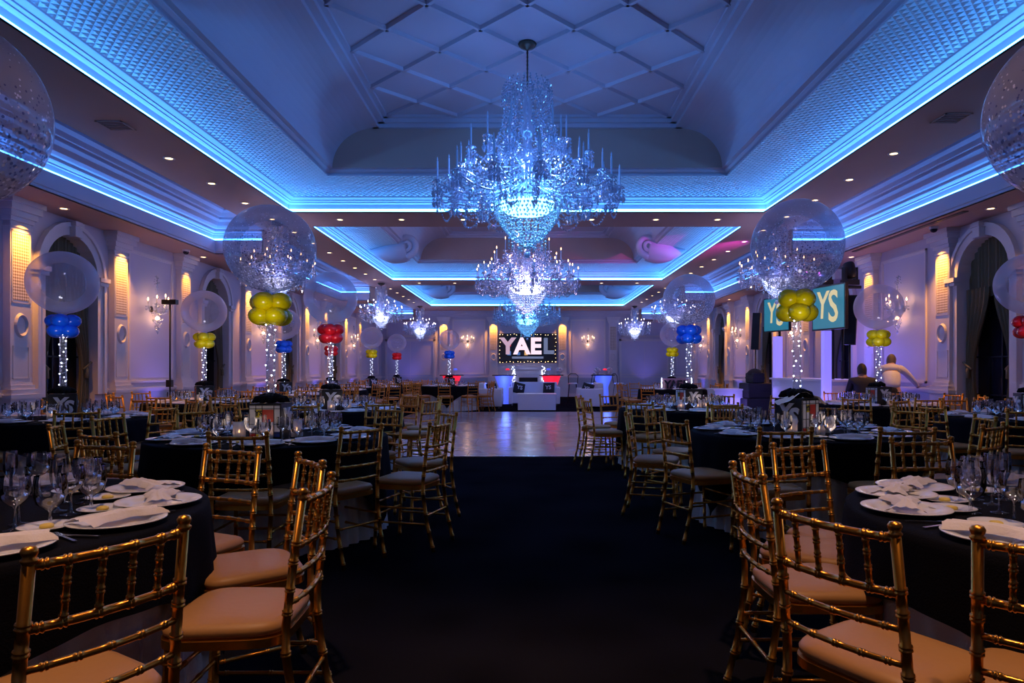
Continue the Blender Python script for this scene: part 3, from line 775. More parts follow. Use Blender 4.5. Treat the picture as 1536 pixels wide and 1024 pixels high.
TXT = {}
def text_obj(body, size, m, parent, loc, rot, ext=.004, bold=.0, shear=0, name='lettering', sx=1):
    c = bpy.data.curves.new(name, 'FONT'); c.body = body; c.size = size; c.extrude = ext; c.offset = bold; c.align_x = 'CENTER'; c.align_y = 'CENTER'; c.shear = shear; c.resolution_u = 3
    key = (body,size,ext,bold,shear,m.name)
    if key not in TXT:
        c.materials.append(m); tmp = bpy.data.objects.new(name, c); COL.objects.link(tmp)
        bpy.context.view_layer.update(); TXT[key] = bpy.data.meshes.new_from_object(tmp.evaluated_get(bpy.context.evaluated_depsgraph_get())); TXT[key].name = name
        bpy.data.objects.remove(tmp)
    bpy.data.curves.remove(c)
    o = bpy.data.objects.new(name, TXT[key]); COL.objects.link(o)
    if parent: o.parent = parent
    o.location = loc; o.rotation_euler = rot; o.scale = (sx,1,1); return o
def mondrian(mb, W, H, y):      # panel on the -Y face, white ground, rectangles and black lines (material slots 0..4)
    def R(x0,x1,z0,z1,mi,d): mb.box(x0*W-W/2,x1*W-W/2,y-d,y,z0*H,z1*H,mi)
    R(0,1,0,1,0,.004)
    R(.42,.78,.42,.86,1,.006); R(.22,.42,.62,.86,2,.006); R(0,.22,.02,.12,1,.006); R(.80,1,.0,.18,3,.006); R(.22,.30,.0,.10,2,.006)
    for z in (.0,.13,.40,.88,.985): R(0,1,z,z+.016,4,.008)
    for x in (0,.21,.41,.785,.985): R(x,x+.016,0,1,4,.008)
def make_centerpiece(collar, big, conf=True, detail=True):
    r = thing('balloon_centerpiece','','centerpiece')
    bx = MB().box(-.125,.125,-.125,.125,0,.27).build('gift_box', M['blackplastic'], r)
    for q in (0,1):
        mb = MB(); mondrian(mb, .24, .25, -.125)
        o = mb.build('block_colour_panel', [M['white'],M['red'],M['yellow'],M['blue'],M['blackplastic']], bx); o.location.z = .01
        if q: o.rotation_euler.z = PI
        t = text_obj('YS', .055, M['blackplastic'], bx, (-.045*(1-2*q), (-.1335)*(1-2*q), .195), (PI/2,0,q*PI), .001, .002)
        for nm_, xx, zz in (('Y',-.035,.155),('S',.045,.12)):
            sgn = 1 if q == 0 else -1
            text_obj(nm_, .19, M['silver'], bx, (sgn*.132, sgn*xx, zz), (PI/2,0,PI/2*sgn), .006, .008, .15)
    m = MB()
    for k in range(14):
        a = 2*PI*k/14; rr = .07+.05*random.random()
        pts = [(0,0,.275),(math.cos(a)*rr*.5,math.sin(a)*rr*.5,.275+.035+.02*random.random()),(math.cos(a)*rr*1.0,math.sin(a)*rr*1.0,.30),(math.cos(a)*rr*1.25,math.sin(a)*rr*1.25,.282)]
        m.tube(pts, [.012,.03,.03,.006], 6)
    m.build('tulle_bow', M['black'], r, smooth=True)
    MB().lathe([(.034,.27),(.034,.95)], 16).build('light_tube', M['glass_tube'], r, smooth=True)
    f = MB(); w = MB(); pts = []
    for k in range(17):
        a = k*2.3; z = .29+.68*k/17; p = (.037*math.cos(a),.037*math.sin(a),z); f.octa(p,.007,.007); pts.append(p)
    for k in range(6):
        a = k*1.05; p = (.10*math.cos(a),.10*math.sin(a),.915+.02*random.random()); f.octa(p,.005,.005)
    pp = []
    for k in range(90): a = k*2.3/5; pp.append((.036*math.cos(a),.036*math.sin(a),.29+.68*k/90))
    fo = f.build('fairy_lights', M['fairy'], r); w.tube(pp,.0012,3); w.build('fairy_wire', M['wire'], r)
    for lay in (0,1):
        for k in range(4):
            a = PI/4+k*PI/2+lay*.5
            m = MB(); m.sphere((0,0,0),.090,16,10,sz=.82); m.lathe([(.006,-.004),(.008,0)],6,(0,0,0))
            o = m.build('collar_balloon', M[collar], r, smooth=True); o.location = (.086*math.cos(a),.086*math.sin(a),.955+.112*lay)
    R = big
    prof = [(.006,-R-.055),(.012,-R-.06),(.008,-R-.045),(.02,-R-.015),(.05,-R*.985)]
    for k in range(3,33):
        a = -PI/2+PI*k/32; 
        if k == 3: pass
        prof.append((max(.001,R*1.01*math.cos(a)), R*.985*math.sin(a)))
    o = MB().lathe([p for p in prof if p[0] < .06 or p[1] > -R*.97], 48).build('clear_balloon', M['confetti' if conf else 'balloon'], r, smooth=True); o.location = (0,0,1.49+(.365-R)*0)
    return r
CP = {}
def centerpiece(col, x, y, rz, label, R=.345, conf=True, z=TZ+.005, stretch=1):
    key = (col,R,conf)
    if key not in CP: o = CP[key] = make_centerpiece(col,R,conf)
    else: o = copy_tree(CP[key])
    o.location = (x,y,z); o.rotation_euler.z = rz; o.scale = (1,1,stretch); o['label'] = label; o['group'] = 'balloon centerpieces'
    light('collar_fill','POINT',(x*.96,y-.42,z+.93),(.95,.90,1),2.0 if y < 12 else 1.2,.05); return o  # added fill lamp in front of the collar, no fixture hangs there
_v = thing('votive_holder','','candle holder'); MB().lathe([(.045,0),(.047,.01),(.047,.13),(.044,.13),(.043,.012),(.001,.010)],20).build('frosted_cup', M['frosted'], _v, smooth=True)
_w = MB().lathe([(.001,.01),(.03,.01),(.03,.045),(.001,.045)],12).build('wax', M['china'], _v, smooth=True); MB().lathe([(.001,.046),(.007,.054),(.006,.062),(.001,.078)],8).build('flame', M['flame'], _v, smooth=True)
VUSED = [False]
def votive(x,y,label):
    if not inview(x,y,.76,.9,.06): return
    o = _v if not VUSED[0] else copy_tree(_v); VUSED[0] = True
    o.location = (x,y,TZ+.006); o['label'] = label; o['group'] = 'votive candles'
    light('votive_glow','POINT',(x-.02,y-.16,TZ+.16),(1,.74,.60),.14,.06)
ORD = ['first','second','third','fourth','fifth','sixth','seventh','eighth']
def seat_phrases(angs, side):
    out = {}; ds = []
    for a in angs:
        d = (a+90+180) % 360 - 180
        ds.append((d, a))
    near = min(ds, key=lambda t: abs(t[0])); out[near[1]] = 'nearest place'
    pos = sorted([t for t in ds if t != near and t[0] > near[0]]); neg = sorted([t for t in ds if t != near and t[0] < near[0]], reverse=True)
    A, B = (('aisleward','wallward') if side < 0 else ('wallward','aisleward'))
    for i,t in enumerate(pos): out[t[1]] = ORD[i]+' place '+A
    for i,t in enumerate(neg): out[t[1]] = ORD[i]+' place '+B
    return out
def stile_chair(p1, p2, c):
    p1, p2, c = Vector(p1), Vector(p2), Vector(c); m = (p1+p2)/2; d = (p2-p1).normalized(); f = Vector((-d.y,d.x))
    if f.dot(c-m) < 0: f = -f
    o = m + f*.25; return o.x, o.y, math.atan2(f.y,f.x)-PI/2
def table(x, y, desc, explicit=None, others=None, far=False, ncp=None, nglass=3, cloth_rz=0.0, setjit=True, chr_=1.46):
    side = -1 if x < 0 else 1
    t = thing('banquet_table', 'round banquet table under the cloths of '+desc, 'table', (x,y,0), 0, 'round banquet tables')
    o = bpy.data.objects.new('tabletop', TT); COL.objects.link(o); o.parent = t
    for k in range(4):
        o = bpy.data.objects.new('leg', TL); COL.objects.link(o); o.parent = t; o.location = (.5*math.cos(PI/4+k*PI/2),.5*math.sin(PI/4+k*PI/2),0)
    o = bpy.data.objects.new('tablecloth', OVER); COL.objects.link(o); o.location = (x,y,0); o.rotation_euler.z = cloth_rz; tag(o, 'black square overlay cloth on '+desc, 'tablecloth', 'black overlay cloths')
    o = bpy.data.objects.new('table_skirt', SKIRT); COL.objects.link(o); o.location = (x,y,0); tag(o, 'ivory floor-length underskirt of '+desc, 'table skirt', 'ivory underskirts')
    seats = []
    for e in (explicit or []):
        cx, cy, rz = stile_chair(e[0], e[1], (x,y)); seats.append((math.degrees(math.atan2(cy-y,cx-x)), cx, cy, rz))
    for a in (others if others is not None else [18+36*k for k in range(10)]):
        ar = math.radians(a+random.uniform(-3,3)); rr = chr_-.25+random.uniform(-.03,.05); cx, cy = x+rr*math.cos(ar), y+rr*math.sin(ar)
        seats.append((a, cx, cy, math.atan2(y-cy,x-cx)-PI/2+random.uniform(-.12,.12)))
    ph = seat_phrases([s_[0] for s_ in seats], side)
    W = WL if (far or y > 7.5) else WH
    for a, cx, cy, rz in seats:
        p = ph[a]
        put_chair(cx, cy, rz, 'gold chiavari chair, %s at %s' % (p, desc), 'gold chiavari chairs', detail=(y < 12))
        ar = math.radians(a); ca, sa = math.cos(ar), math.sin(ar); z = TZ+.006
        def L(rad, tan): return (x+ca*rad-sa*tan, y+sa*rad+ca*tan, z)
        rt = ar-PI/2
        put('plate', W['plate'], L(.735,0), rt, 'white charger plate, %s at %s' % (p, desc), 'plate', 'white charger plates')
        n = put('napkin', W['napkin'], (*L(.735,0)[:2], z+.004), rt+random.uniform(-.5,.5), 'folded white napkin, %s at %s' % (p, desc), 'napkin', 'folded napkins')
        if not far:
            bp_ = put('bread_plate', W['bplate'], L(.52,.20), rt, 'small bread plate, %s at %s' % (p, desc), 'plate', 'bread plates')
            if y < 7.5: put('butter_pat', W['butter'], (*L(.52,.20)[:2], z+.004), rt, 'yellow butter pat on the bread plate, %s at %s' % (p, desc), 'butter', 'butter pats')
            put('fork', W['fork'], L(.74,.185), rt+PI, 'silver fork beside the plate, %s at %s' % (p, desc), 'cutlery', 'forks')
            put('knife', W['knife'], L(.74,-.185), rt+PI, 'silver knife beside the plate, %s at %s' % (p, desc), 'cutlery', 'knives')
        j = random.uniform(-.015,.015)
        if nglass >= 1:
            g = put('water_goblet', W['goblet'], L(.505,-.02+j), rt, 'stemmed water goblet, %s at %s' % (p, desc), 'glass', 'stemmed glasses')
        if nglass >= 2: put('wine_glass', W['wine'], L(.46,-.115+j), rt, 'tall wine glass, %s at %s' % (p, desc), 'glass', 'stemmed glasses')
        if nglass >= 3: put('champagne_glass', W['small'], L(.40,-.035+j), rt, 'slim champagne glass, %s at %s' % (p, desc), 'glass', 'stemmed glasses')
LFR = 'the left front table'; RFR = 'the right front table'
# (stile px, top y px) measured on the photo -> plan positions of the chair-back posts
def st(pxx, pyy): Y = .38*F/(pyy-VY); return ((pxx-VX)/F*Y, Y)
table(-2.15, 2.45, LFR, [(st(52,822),st(267,778)),(st(454,734),st(492.5,711)),(st(445,679),st(482,692)),(st(310.6,666.6),st(383.4,671)),(st(106.5,661),st(207,664))], [135,170,205,-115+0], cloth_rz=-.35)
table(2.15, 2.45, RFR, [(st(1175.5,752),st(1334,784)),(st(1144,712),st(1103.4,694)),(st(1113.8,682),st(1142,669)),(st(1165,665),st(1233,661)),(st(1338,657),st(1428,656)),((1.08,1.64),(1.36,1.42))], [10,45,-22,-60+2], cloth_rz=.26)
L2 = 'left yellow-balloon aisle table'; R2 = 'right yellow-balloon aisle table'; L3 = 'red-balloon aisle table'; R3 = 'blue-balloon aisle table'
table(-2.06, 5.5, L2, [(st(315,648),st(399,648)),(st(510,641.5),st(572.5,636))], [-19,26,64,100,136,172,-150,-114], cloth_rz=.55)
table(2.35, 5.9, R2, [(st(1139,641.6),st(1217,641)),((1.055,5.43),(1.20,5.06))], [169,133,97,61,25,-11,-47,-82], cloth_rz=-.35)
table(-2.6, 9.1, L3, cloth_rz=.2); table(2.17, 9.3, R3, cloth_rz=.9)
O = [(-5.1,7.5,'blue-balloon table by the nearest left window','bblue',.75+PI/2,False),
     (-5.3,11.2,'yellow-balloon table near the tripod stand','byellow',1.0+PI/2,False),
     (5.6,7.6,'red-balloon table by the right window','bred',-.2,False),
     (5.35,10.4,'yellow-balloon table before the two men','byellow',1.1,False)]
for x,y,d,c_,rz,cf in O[:2]: table(x,y,d,cloth_rz=.3+x,nglass=3,chr_=1.38)
for x,y,d,c_,rz,cf in O[2:]: table(x,y,d,cloth_rz=.3+x,nglass=3,chr_=1.38)
FAR = [(-5.1,14.3,'blue-balloon left wall table','bblue'),(-5.0,17.4,'small red-balloon left wall table','bred'),
       (-4.7,20.6,'far yellow-balloon corner table','byellow'),(-4.7,24.6,'farthest red-balloon corner table','bred'),(-2.5,21.9,'blue-balloon table by the lounge','bblue'),
       (3.95,18.6,'far yellow-balloon gift table','byellow')]
for x,y,d,c_ in FAR: table(x,y,d,far=True,cloth_rz=.3*x,nglass=1)
# centrepieces
centerpiece('byellow',-2.03,5.4,.02,'yellow-collared confetti balloon on the left aisle table')
centerpiece('byellow',2.31,5.85,.62,'yellow-collared confetti balloon on the right aisle table',R=.375,stretch=1.07)
centerpiece('bred',-2.62,9.1,-1.15,'red-collared clear balloon on the left aisle table',conf=False)
centerpiece('bblue',2.20,9.3,-1.2,'blue-collared confetti balloon by the dance floor',conf=True)
centerpiece('bred',-2.17,2.5,.3,'huge confetti balloon cut by the left picture edge',R=.36)
centerpiece('bred',2.07,2.5,.3,'huge confetti balloon cut by the right picture edge',R=.34)
lab = ['blue-collared clear balloon by the nearest left window','yellow-collared clear balloon beside the tripod stand','red-collared clear balloon half cut by the right picture edge','yellow-collared clear balloon in front of the two men']
for (x,y,d,c_,rz,cf), l in zip(O, lab):
    centerpiece(c_, x, y, {0:-1.0,1:-1.0,2:-.3,3:-1.3}[lab.index(l)], l, conf=False)
for (x,y,d,c_), l in zip(FAR, ['small blue-collared balloon along the left wall','small red-collared balloon along the left wall','small yellow-collared balloon toward the far left corner','smallest red-collared balloon in the far left corner','small blue-collared balloon beside the lounge','small yellow-collared balloon above the gift table']):
    centerpiece(c_, x, y, -.9, l, R=.33, conf=False)
for nm,x,y in ((L2,-2.06,5.5),(R2,2.33,5.85),(L3,-2.6,9.1),(R3,2.2,9.3)):
    for k,(dx,dy) in enumerate(((.06,-.26),(-.16,-.24),(.22,-.05))):
        votive(x+dx,y+dy,'frosted votive candle %s the box on %s' % (('in front of','nearer the wall beside','beyond')[k], nm))
for (x,y,d,c_,rz,cf) in O:
    votive(x+.05,y-.25,'frosted votive candle before the box on '+d)
# beige folded cloth on top of the box at the right aisle table
m = MB(); n = 20
for j in range(8):
    for i in range(n+1):
        u = i/n*2-1; v = j/7*2-1; m.v.append((u*.21, v*.12*(1-.4*abs(u)), .345-.10*abs(u)**1.3+.012*math.sin(u*7+v*3)))
for j in range(7):
    for i in range(n): a=j*(n+1)+i; m.f.append((a,a+1,a+n+2,a+n+1)); m.m.append(0)
o = m.build('folded_cloth', M['napkin'], smooth=True); o.location = (2.33,5.85,TZ+.005); o.rotation_euler.z=.2; tag(o,'pale cloth draped over the box top on '+R2,'cloth')
# ------------------------------------------------------------------ chandeliers
def chandelier(name, label, cat_loc, tiers, crown, bell, bowl, zc, beadr, lit, core, zbot, per=8, scale=1.0):
    """all z are below the canopy (negative); tiers: (radius, dish z, count, candle height, arm start z)"""
    r = thing(name, label, 'chandelier', cat_loc, 0, None)
    MB().lathe([(.001,0),(.11,0),(.12,-.015),(.09,-.05),(.03,-.075),(.012,-.09)], 20).build('canopy', M['bronze'], r, smooth=True)
    m = MB(); m.tube([(0,0,-.08),(0,0,crown[1]+.05)], .010, 8)
    for k in range(int((-crown[1]-.1)/.05)): m.lathe([(.010,-.006),(.018,0),(.010,.006)], 8, (0,0,-.12-.05*k))
    m.build('hanging_rod', M['bronze'], r, smooth=True)
    m = MB(); z0, z1 = crown[1], bowl[1]; H = z0-z1
    prof = [(.02,z0)]
    for k in range(1,25):
        t = k/24; prof.append((.025+.035*abs(math.sin(t*PI*3.2))+(.09*math.exp(-((t-.62)/.07)**2))+(.06*math.exp(-((t-.35)/.05)**2)), z0-H*t))
    m.lathe(prof, 16); m.build('glass_column', M['crystal'], r, smooth=True)
    m = MB()
    for k in range(40):
        a0,a1 = 2*PI*k/40, 2*PI*(k+1)/40
    for rr, z in ((crown[0],crown[1]),(bowl[0],bowl[1])):
        m.tube([(rr*math.cos(2*PI*k/36), rr*math.sin(2*PI*k/36), z) for k in range(37)], .006, 5, cap=False)
    m.build('ring_frame', M['crystal'], r, smooth=True)
    B = MB(); sp = beadr*2.7
    def strand(pts, s=1.0, step=None):
        L = [0]
        for i in range(1,len(pts)): L.append(L[-1]+math.dist(pts[i],pts[i-1]))
        n = max(1,int(L[-1]/(step or sp))); j = 1
        for q in range(n+1):
            d = L[-1]*q/n
            while j < len(L)-1 and L[j] < d: j += 1
            t = (d-L[j-1])/max(1e-9,L[j]-L[j-1]); p = [a+(b-a)*t for a,b in zip(pts[j-1],pts[j])]
            B.octa(p, beadr*s*random.uniform(.8,1.1), beadr*s*1.1)
    # crown sprays
    for k in range(22):
        a = 2*PI*k/22; rc = crown[0]
        strand([(rc*.5*math.cos(a),rc*.5*math.sin(a),crown[1]-.05),(rc*.95*math.cos(a),rc*.95*math.sin(a),crown[1]+.12),(rc*1.12*math.cos(a),rc*1.12*math.sin(a),crown[1]+.02),(rc*1.15*math.cos(a),rc*1.15*math.sin(a),crown[1]-.16)])
    # bell of swagged strands
    nb = bell[2]
    for k in range(nb//2):
        a = 2*PI*(k+.5)/(nb//2); strand([((crown[0]*.6+(bell[0]*.6-crown[0]*.6)*(i/14)**2)*math.cos(a),(crown[0]*.6+(bell[0]*.6-crown[0]*.6)*(i/14)**2)*math.sin(a),crown[1]+(bell[1]-crown[1])*i/14) for i in range(15)])
    for k in range(nb):
        a = 2*PI*k/nb; pts = []
        for i in range(15):
            t = i/14; rr = crown[0]+(bell[0]-crown[0])*t**2.6; z = crown[1]+(bell[1]-crown[1])*t; pts.append((rr*math.cos(a),rr*math.sin(a),z))
        strand(pts)
    # bowl net
    rb, zb0, zb1 = bowl
    for j in range(13):
        t = j/12; rr = rb*math.cos(t*PI/2*.97)**.75; z = zb0+(zb1-zb0)*t
        strand([(rr*math.cos(2*PI*k/24),rr*math.sin(2*PI*k/24),z) for k in range(25)], 1.15, sp*1.15)
    for k in range(20):
        a = 2*PI*k/20; pts = []
        for j in range(13):
            t = j/12; rr = rb*1.02*math.cos(t*PI/2*.97)**.75; pts.append((rr*math.cos(a),rr*math.sin(a),zb0+(zb1-zb0)*t-.01))
        strand(pts, .9)
    for rr in (rb*.55, rb*.25):
        for k in range(10): a = 2*PI*k/10; strand([(rr*math.cos(a),rr*math.sin(a),zb1+.20*(rr/rb)),(rr*math.cos(a),rr*math.sin(a),zb1-.02)], 1.2)
    # arms
    prev = None
    for ti,(R,z,n,hc,zs) in enumerate(tiers):
        ends = []
        for k in range(n):
            a = 2*PI*(k+.5*(ti%2))/n+.13; ca, sa = math.cos(a), math.sin(a); pts = []
            for i in range(13):
                t = i/12; rr = .05+(R-.05)*t; zz = zs+(z-zs)*t - .16*math.sin(t*PI)*(1 if zs >= z-.05 else 1.0)*min(1,R)
                pts.append((rr*ca,rr*sa,zz))
            arm = MB().tube(pts, .009*scale if R < 1 else .011, 6); arm = arm.build('arm', M['crystal'], r, smooth=True)
            c = MB().lathe([(.011,z+.02),(.011,z+.02+hc)], 8, (R*ca,R*sa,0)).build('candle', M['flamed'], arm, smooth=True)
            b = MB().lathe([(.001,.0),(.006,.006),(.009,.02),(.006,.036),(.001,.055)], 8, (R*ca,R*sa,z+.02+hc)).build('bulb', M['flamed'] if not lit else M[lit], arm, smooth=True)
            MB().lathe([(.012,z+.05),(.03,z+.045),(.055,z+.03),(.058,z+.026),(.03,z+.02),(.014,z-.01),(.02,z-.03),(.001,z-.04)], 12, (R*ca,R*sa,0)).build('drip_dish', M['crystal'], arm, smooth=True)
            ends.append((R*ca,R*sa,z))
            for q in range(per):
                b_ = 2*PI*q/per; x, y = R*ca+.055*math.cos(b_), R*sa+.055*math.sin(b_)
                strand([(x,y,z+.02),(x,y,z-.07)], .9); B.octa((x,y,z-.10-.02), beadr*1.3, beadr*3.2)
            # pendants under the arm
            for t in (.3,.5,.7,.9):
                i = int(t*12); p = pts[i]; ln = .10+.10*random.random(); strand([p,(p[0],p[1],p[2]-ln)], 1.0); B.octa((p[0],p[1],p[2]-ln-.035), beadr*1.5, beadr*3)
        for k in range(n):
            p, q = ends[k], ends[(k+1)%n]
            for sag, lift in ((.16,0),(.26,-.03)):
                strand([(p[0]+(q[0]-p[0])*t, p[1]+(q[1]-p[1])*t, p[2]+lift-sag*4*t*(1-t)) for t in [i/12 for i in range(13)]], 1.0)
            a = math.atan2(p[1]+q[1],p[0]+q[0]); 
            strand([(p[0],p[1],p[2]-.03)]+[((p[0])*(1-t)+rb*math.cos(math.atan2(p[1],p[0]))*t, (p[1])*(1-t)+rb*math.sin(math.atan2(p[1],p[0]))*t, (p[2]-.05)*(1-t)+(zb0-.1)*t-.16*4*t*(1-t)) for t in [i/12 for i in range(1,13)]], .95)
    o = B.build('crystal_strands', M['crystal'], r); o['kind'] = 'stuff'
    m = MB().lathe([(rb*.80,zb0-.02),(rb*.86,zb0-.07),(rb*.62,zb0-.15),(rb*.1,zb0-.19)], 24); m.build('lit_basket', M[core], r, smooth=True)
    MB().sphere((0,0,zbot), .04, 14, 10).build('ball_finial', M['crystal'], r, smooth=True)
    return r
big_t = [(.50,-1.20,6,.26,-1.35),(.78,-1.45,8,.24,-1.50),(.98,-1.72,12,.22,-1.62),(1.15,-1.86,14,.24,-1.72)]
C1 = chandelier('chandelier','huge unlit-candle crystal chandelier nearest the camera, glowing blue inside',(0,8.58,5.395),big_t,(.28,-.60),(.62,-1.55,28),(.42,-1.98,-2.55),5.39,.0155,None,'basket',-2.66)
tg = 'crystal chandeliers'
C1['group'] = 'large crystal chandeliers'
C2 = chandelier('chandelier','large crystal chandelier with lit candles under the middle tray',(0,16.4,5.395),big_t,(.28,-.60),(.62,-1.55,18),(.46,-1.98,-2.55),5.39,.018,'flame','basketw',-2.66,6)
C2.scale = (1.06,1.06,1.06); C2['group'] = 'large crystal chandeliers'
C3 = copy_at(C1,(0,26.2,5.395),.2,'farthest large crystal chandelier, blue, in front of the banner','large crystal chandeliers',1.1)
side_t = [(.42,-.74,6,.12,-.80),(.68,-.94,12,.13,-.95)]
for ci,(bulb,spots) in enumerate((('flame',((4.75,13.0,'small lit crystal chandelier behind the right yellow-collared balloon'),(-4.75,13.0,'small lit crystal chandelier behind the left yellow-collared balloon'))),
    ('flamew',((-4.75,22.2,'small lit crystal chandelier over the far left tables'),(4.75,22.2,'small lit crystal chandelier behind the blue-collared balloon'),
              (-4.75,30.2,'farthest small crystal chandelier left of the lounge'),(4.75,30.2,'farthest small crystal chandelier right of the lounge'))))):
    CS = chandelier('chandelier','',(spots[0][0],spots[0][1],4.10),side_t,(.17,-.22),(.30,-.80,12),(.27,-1.06,-1.42),4.1,.014,bulb,'basketw',-1.52,5,.8)
    CS['label'] = spots[0][2]; CS['group'] = 'small crystal chandeliers'
    for x,y,l in spots[1:]: copy_at(CS,(x,y,4.10),random.random(),l,'small crystal chandeliers')
WARM = (1,.58,.30)
light('chandelier_light','POINT',(0,8.58,3.30),(.10,.34,1),60,.10)
for k in range(4):
    light('chandelier_light','POINT',(.42*math.cos(k*PI/2+.4),8.58+.42*math.sin(k*PI/2+.4),3.78),(.15,.32,1),9,.05)
for k in range(5):
    light('chandelier_light','POINT',(.82*math.cos(k*PI/2.5+.1),8.58+.82*math.sin(k*PI/2.5+.1),3.62),(.22,.36,1),4.5,.05)
light('chandelier_light','POINT',(0,16.4,3.5),(.85,.55,1),70,.3)
light('chandelier_light','POINT',(0,16.4,2.4),(.85,.60,1),20,.3)
light('chandelier_light','POINT',(0,26.2,3.3),(.14,.45,1),90,.15)
for x in (-4.75,4.75):
    for y in (13.0,22.2,30.2): light('chandelier_light','POINT',(x,y,3.05),(.50,.42,1),24,.15)
# ------------------------------------------------------------------ wall sconces (local: wall at y=0, room towards +y)
def make_sconce():
    r = thing('wall_sconce','','wall lamp')
    MB().lathe([(.001,0),(.05,.0),(.06,.01),(.02,.02),(.001,.025)],16).xf(Matrix.Rotation(-PI/2,4,'X')).build('backplate', M['bronze'], r, smooth=True)
    m = MB(); m.tube([(0,.02,0),(0,.10,-.05),(0,.12,.55),(0,.10,.62)],.007,6); m.build('stem', M['crystal'], r, smooth=True)
    B = MB()
    for k in range(5):
        a = PI*k/4; x, y, z = .28*math.cos(a), .10+.17*math.sin(a), .06+(.05 if k in (1,3) else .0)+(.09 if k == 2 else 0)
        arm = MB().tube([(0,.08,-.02),(x*.4,.10+(y-.1)*.4,-.10),(x*.85,.10+(y-.1)*.85,-.06),(x,y,z-.02)],.006,6).build('arm', M['crystal'], r, smooth=True)
        MB().lathe([(.009,z),(.009,z+.07)],8,(x,y,0)).build('candle', M['china'], arm, smooth=True)
        MB().lathe([(.001,z+.07),(.010,z+.085),(.012,z+.10),(.001,z+.135)],8,(x,y,0)).build('bulb', M['flame'], arm, smooth=True)
        for q in range(6):
            b = 2*PI*q/6; B.octa((x+.035*math.cos(b),y+.035*math.sin(b),z-.03),.008,.02); B.octa((x+.035*math.cos(b),y+.035*math.sin(b),z-.08),.009,.022)
        for q in range(8): t=q/7; B.octa((x*(1-t),.1+(y-.1)*(1-t),z-.02+.5*t*t-.1*math.sin(t*PI)),.008,.01)
        for q in range(6): t=q/5; B.octa((x*(1-t),.1+(y-.1)*(1-t),z-.06-.22*t),.009,.014)
    for q in range(26): B.octa((random.uniform(-.05,.05),.10+random.uniform(-.03,.04),.62-random.random()*.16),.008,.014)
    for q in range(40): t = random.random(); a = random.random()*2*PI; B.octa((.11*(1-t)*math.cos(a),.12+.08*(1-t)*math.sin(a),-.18-.28*t),.010,.018)
    o = B.build('crystal_drops', M['crystal'], r); o['kind'] = 'stuff'
    MB().lathe([(.001,-.20),(.03,-.19),(.04,-.16),(.001,-.13)],12,(0,.12,0)).build('lower_bulb', M['flame'], r, smooth=True)
    return r
sc = make_sconce(); sfirst = [True]
def put_sconce(x,y,z,rz,label,e):
    o = sc if sfirst[0] else copy_tree(sc); sfirst[0] = False
    o.location = (x,y,z); o.rotation_euler.z = rz; o['label'] = label; o['group'] = 'crystal wall sconces'
    d = Vector((-math.sin(rz),math.cos(rz),0)); light('sconce_light','POINT',(x+d.x*.3,y+d.y*.3,z+.12),WARM,e,.05); light('sconce_light','POINT',(x+d.x*.22,y+d.y*.22,z-.2),WARM,e*.35,.03)
for s, side in ((-1,'left'),(1,'right')):
    for k,y in enumerate((12.7,17.8,22.4,27.1)):
        put_sconce(s*WX, y, 2.42, -PI/2 if s < 0 else PI/2, 'lit crystal sconce on the %s wall, %s from the camera' % (side, ORD[k]), 3.2)
for x, l in ((-2.85,'lit crystal sconce on the back wall left of the banner'),(2.9,'lit crystal sconce on the back wall right of the banner')):
    put_sconce(x, YB, 2.65, PI, l, 4)

# ------------------------------------------------------------------ back wall: banner, mantel, lounge
bn = thing('light_framed_banner','black banner framed with warm bulbs reading YAEL on the back wall','banner',(.02,YB-.14,1.62))
MB().box(-1.38,1.38,0,.10,0,1.40).build('board', M['blackplastic'], bn)
def scrm(name, col, e): return mat(name,(.02,.02,.02),.4,emit=col,es=e)
M['ltw'] = scrm('lit_letter_white',(1,.72,.82),1.15); M['ltb'] = scrm('lit_letter_blue',(.08,.20,.55),.8); M['ltr'] = scrm('lit_letter_red',(.75,.03,.06),.8); M['lty2'] = scrm('lit_letter_mauve',(.62,.40,.55),.9); M['ltg'] = scrm('lit_letter_grey',(.20,.24,.42),.7); M['lty'] = scrm('lit_letter_yellow',(.9,.5,.15),.8)
for ch, x, m_, s_ in (('Y',-.95,'lty2',1.0),('A',-.28,'ltw',1.0),('E',.38,'ltw',1.0),('L',.98,'ltg',.95)):
    text_obj(ch, 1.05*s_, M[m_], bn, (x,-.012,.76), (PI/2,0,0), .006, .045, name='banner_letter')
m = MB(); m.box(-1.05,-.80,-.008,0,.78,1.02,0); m.box(-.98,-.80,-.008,0,.36,.55,1); m.box(-.52,-.36,-.009,0,.36,.50,1); m.box(-.16,.0,-.009,0,.36,.56,2); m.box(.22,.62,-.0085,0,1.02,1.10,0)
m.build('colour_blocks',[M['ltr'],M['ltb'],M['lty']],bn)
m = MB(); m.box(-.75,.75,-.008,0,.20,.30,0); m.build('caption_bar', M['ltg'], bn)
B = MB()
for k in range(17):
    for z in (.05,1.35): B.octa((-1.33+2.66*k/16+random.uniform(-.04,.04),-.02,z+random.uniform(-.03,.03)),.014,.014)
for k in range(8):
    for x in (-1.33,1.33): B.octa((x+random.uniform(-.03,.03),-.02,.05+1.3*k/7),.014,.014)
o = B.build('border_bulbs', M['bulbw'], bn); o['kind'] = 'stuff'
mt = thing('mantelpiece','pale mantel with dark hearth under the banner','fireplace',(.05,YB-.02,0))
MB().box(-.78,.78,-.34,0,1.28,1.40).box(-.70,-.44,-.28,0,0,1.28).box(.44,.70,-.28,0,0,1.28).box(-.44,.44,-.28,0,.92,1.28).build('surround', M['panelp'], mt)
MB().box(-.44,.44,-.12,-.02,0,.92).build('hearth', M['blackplastic'], mt)
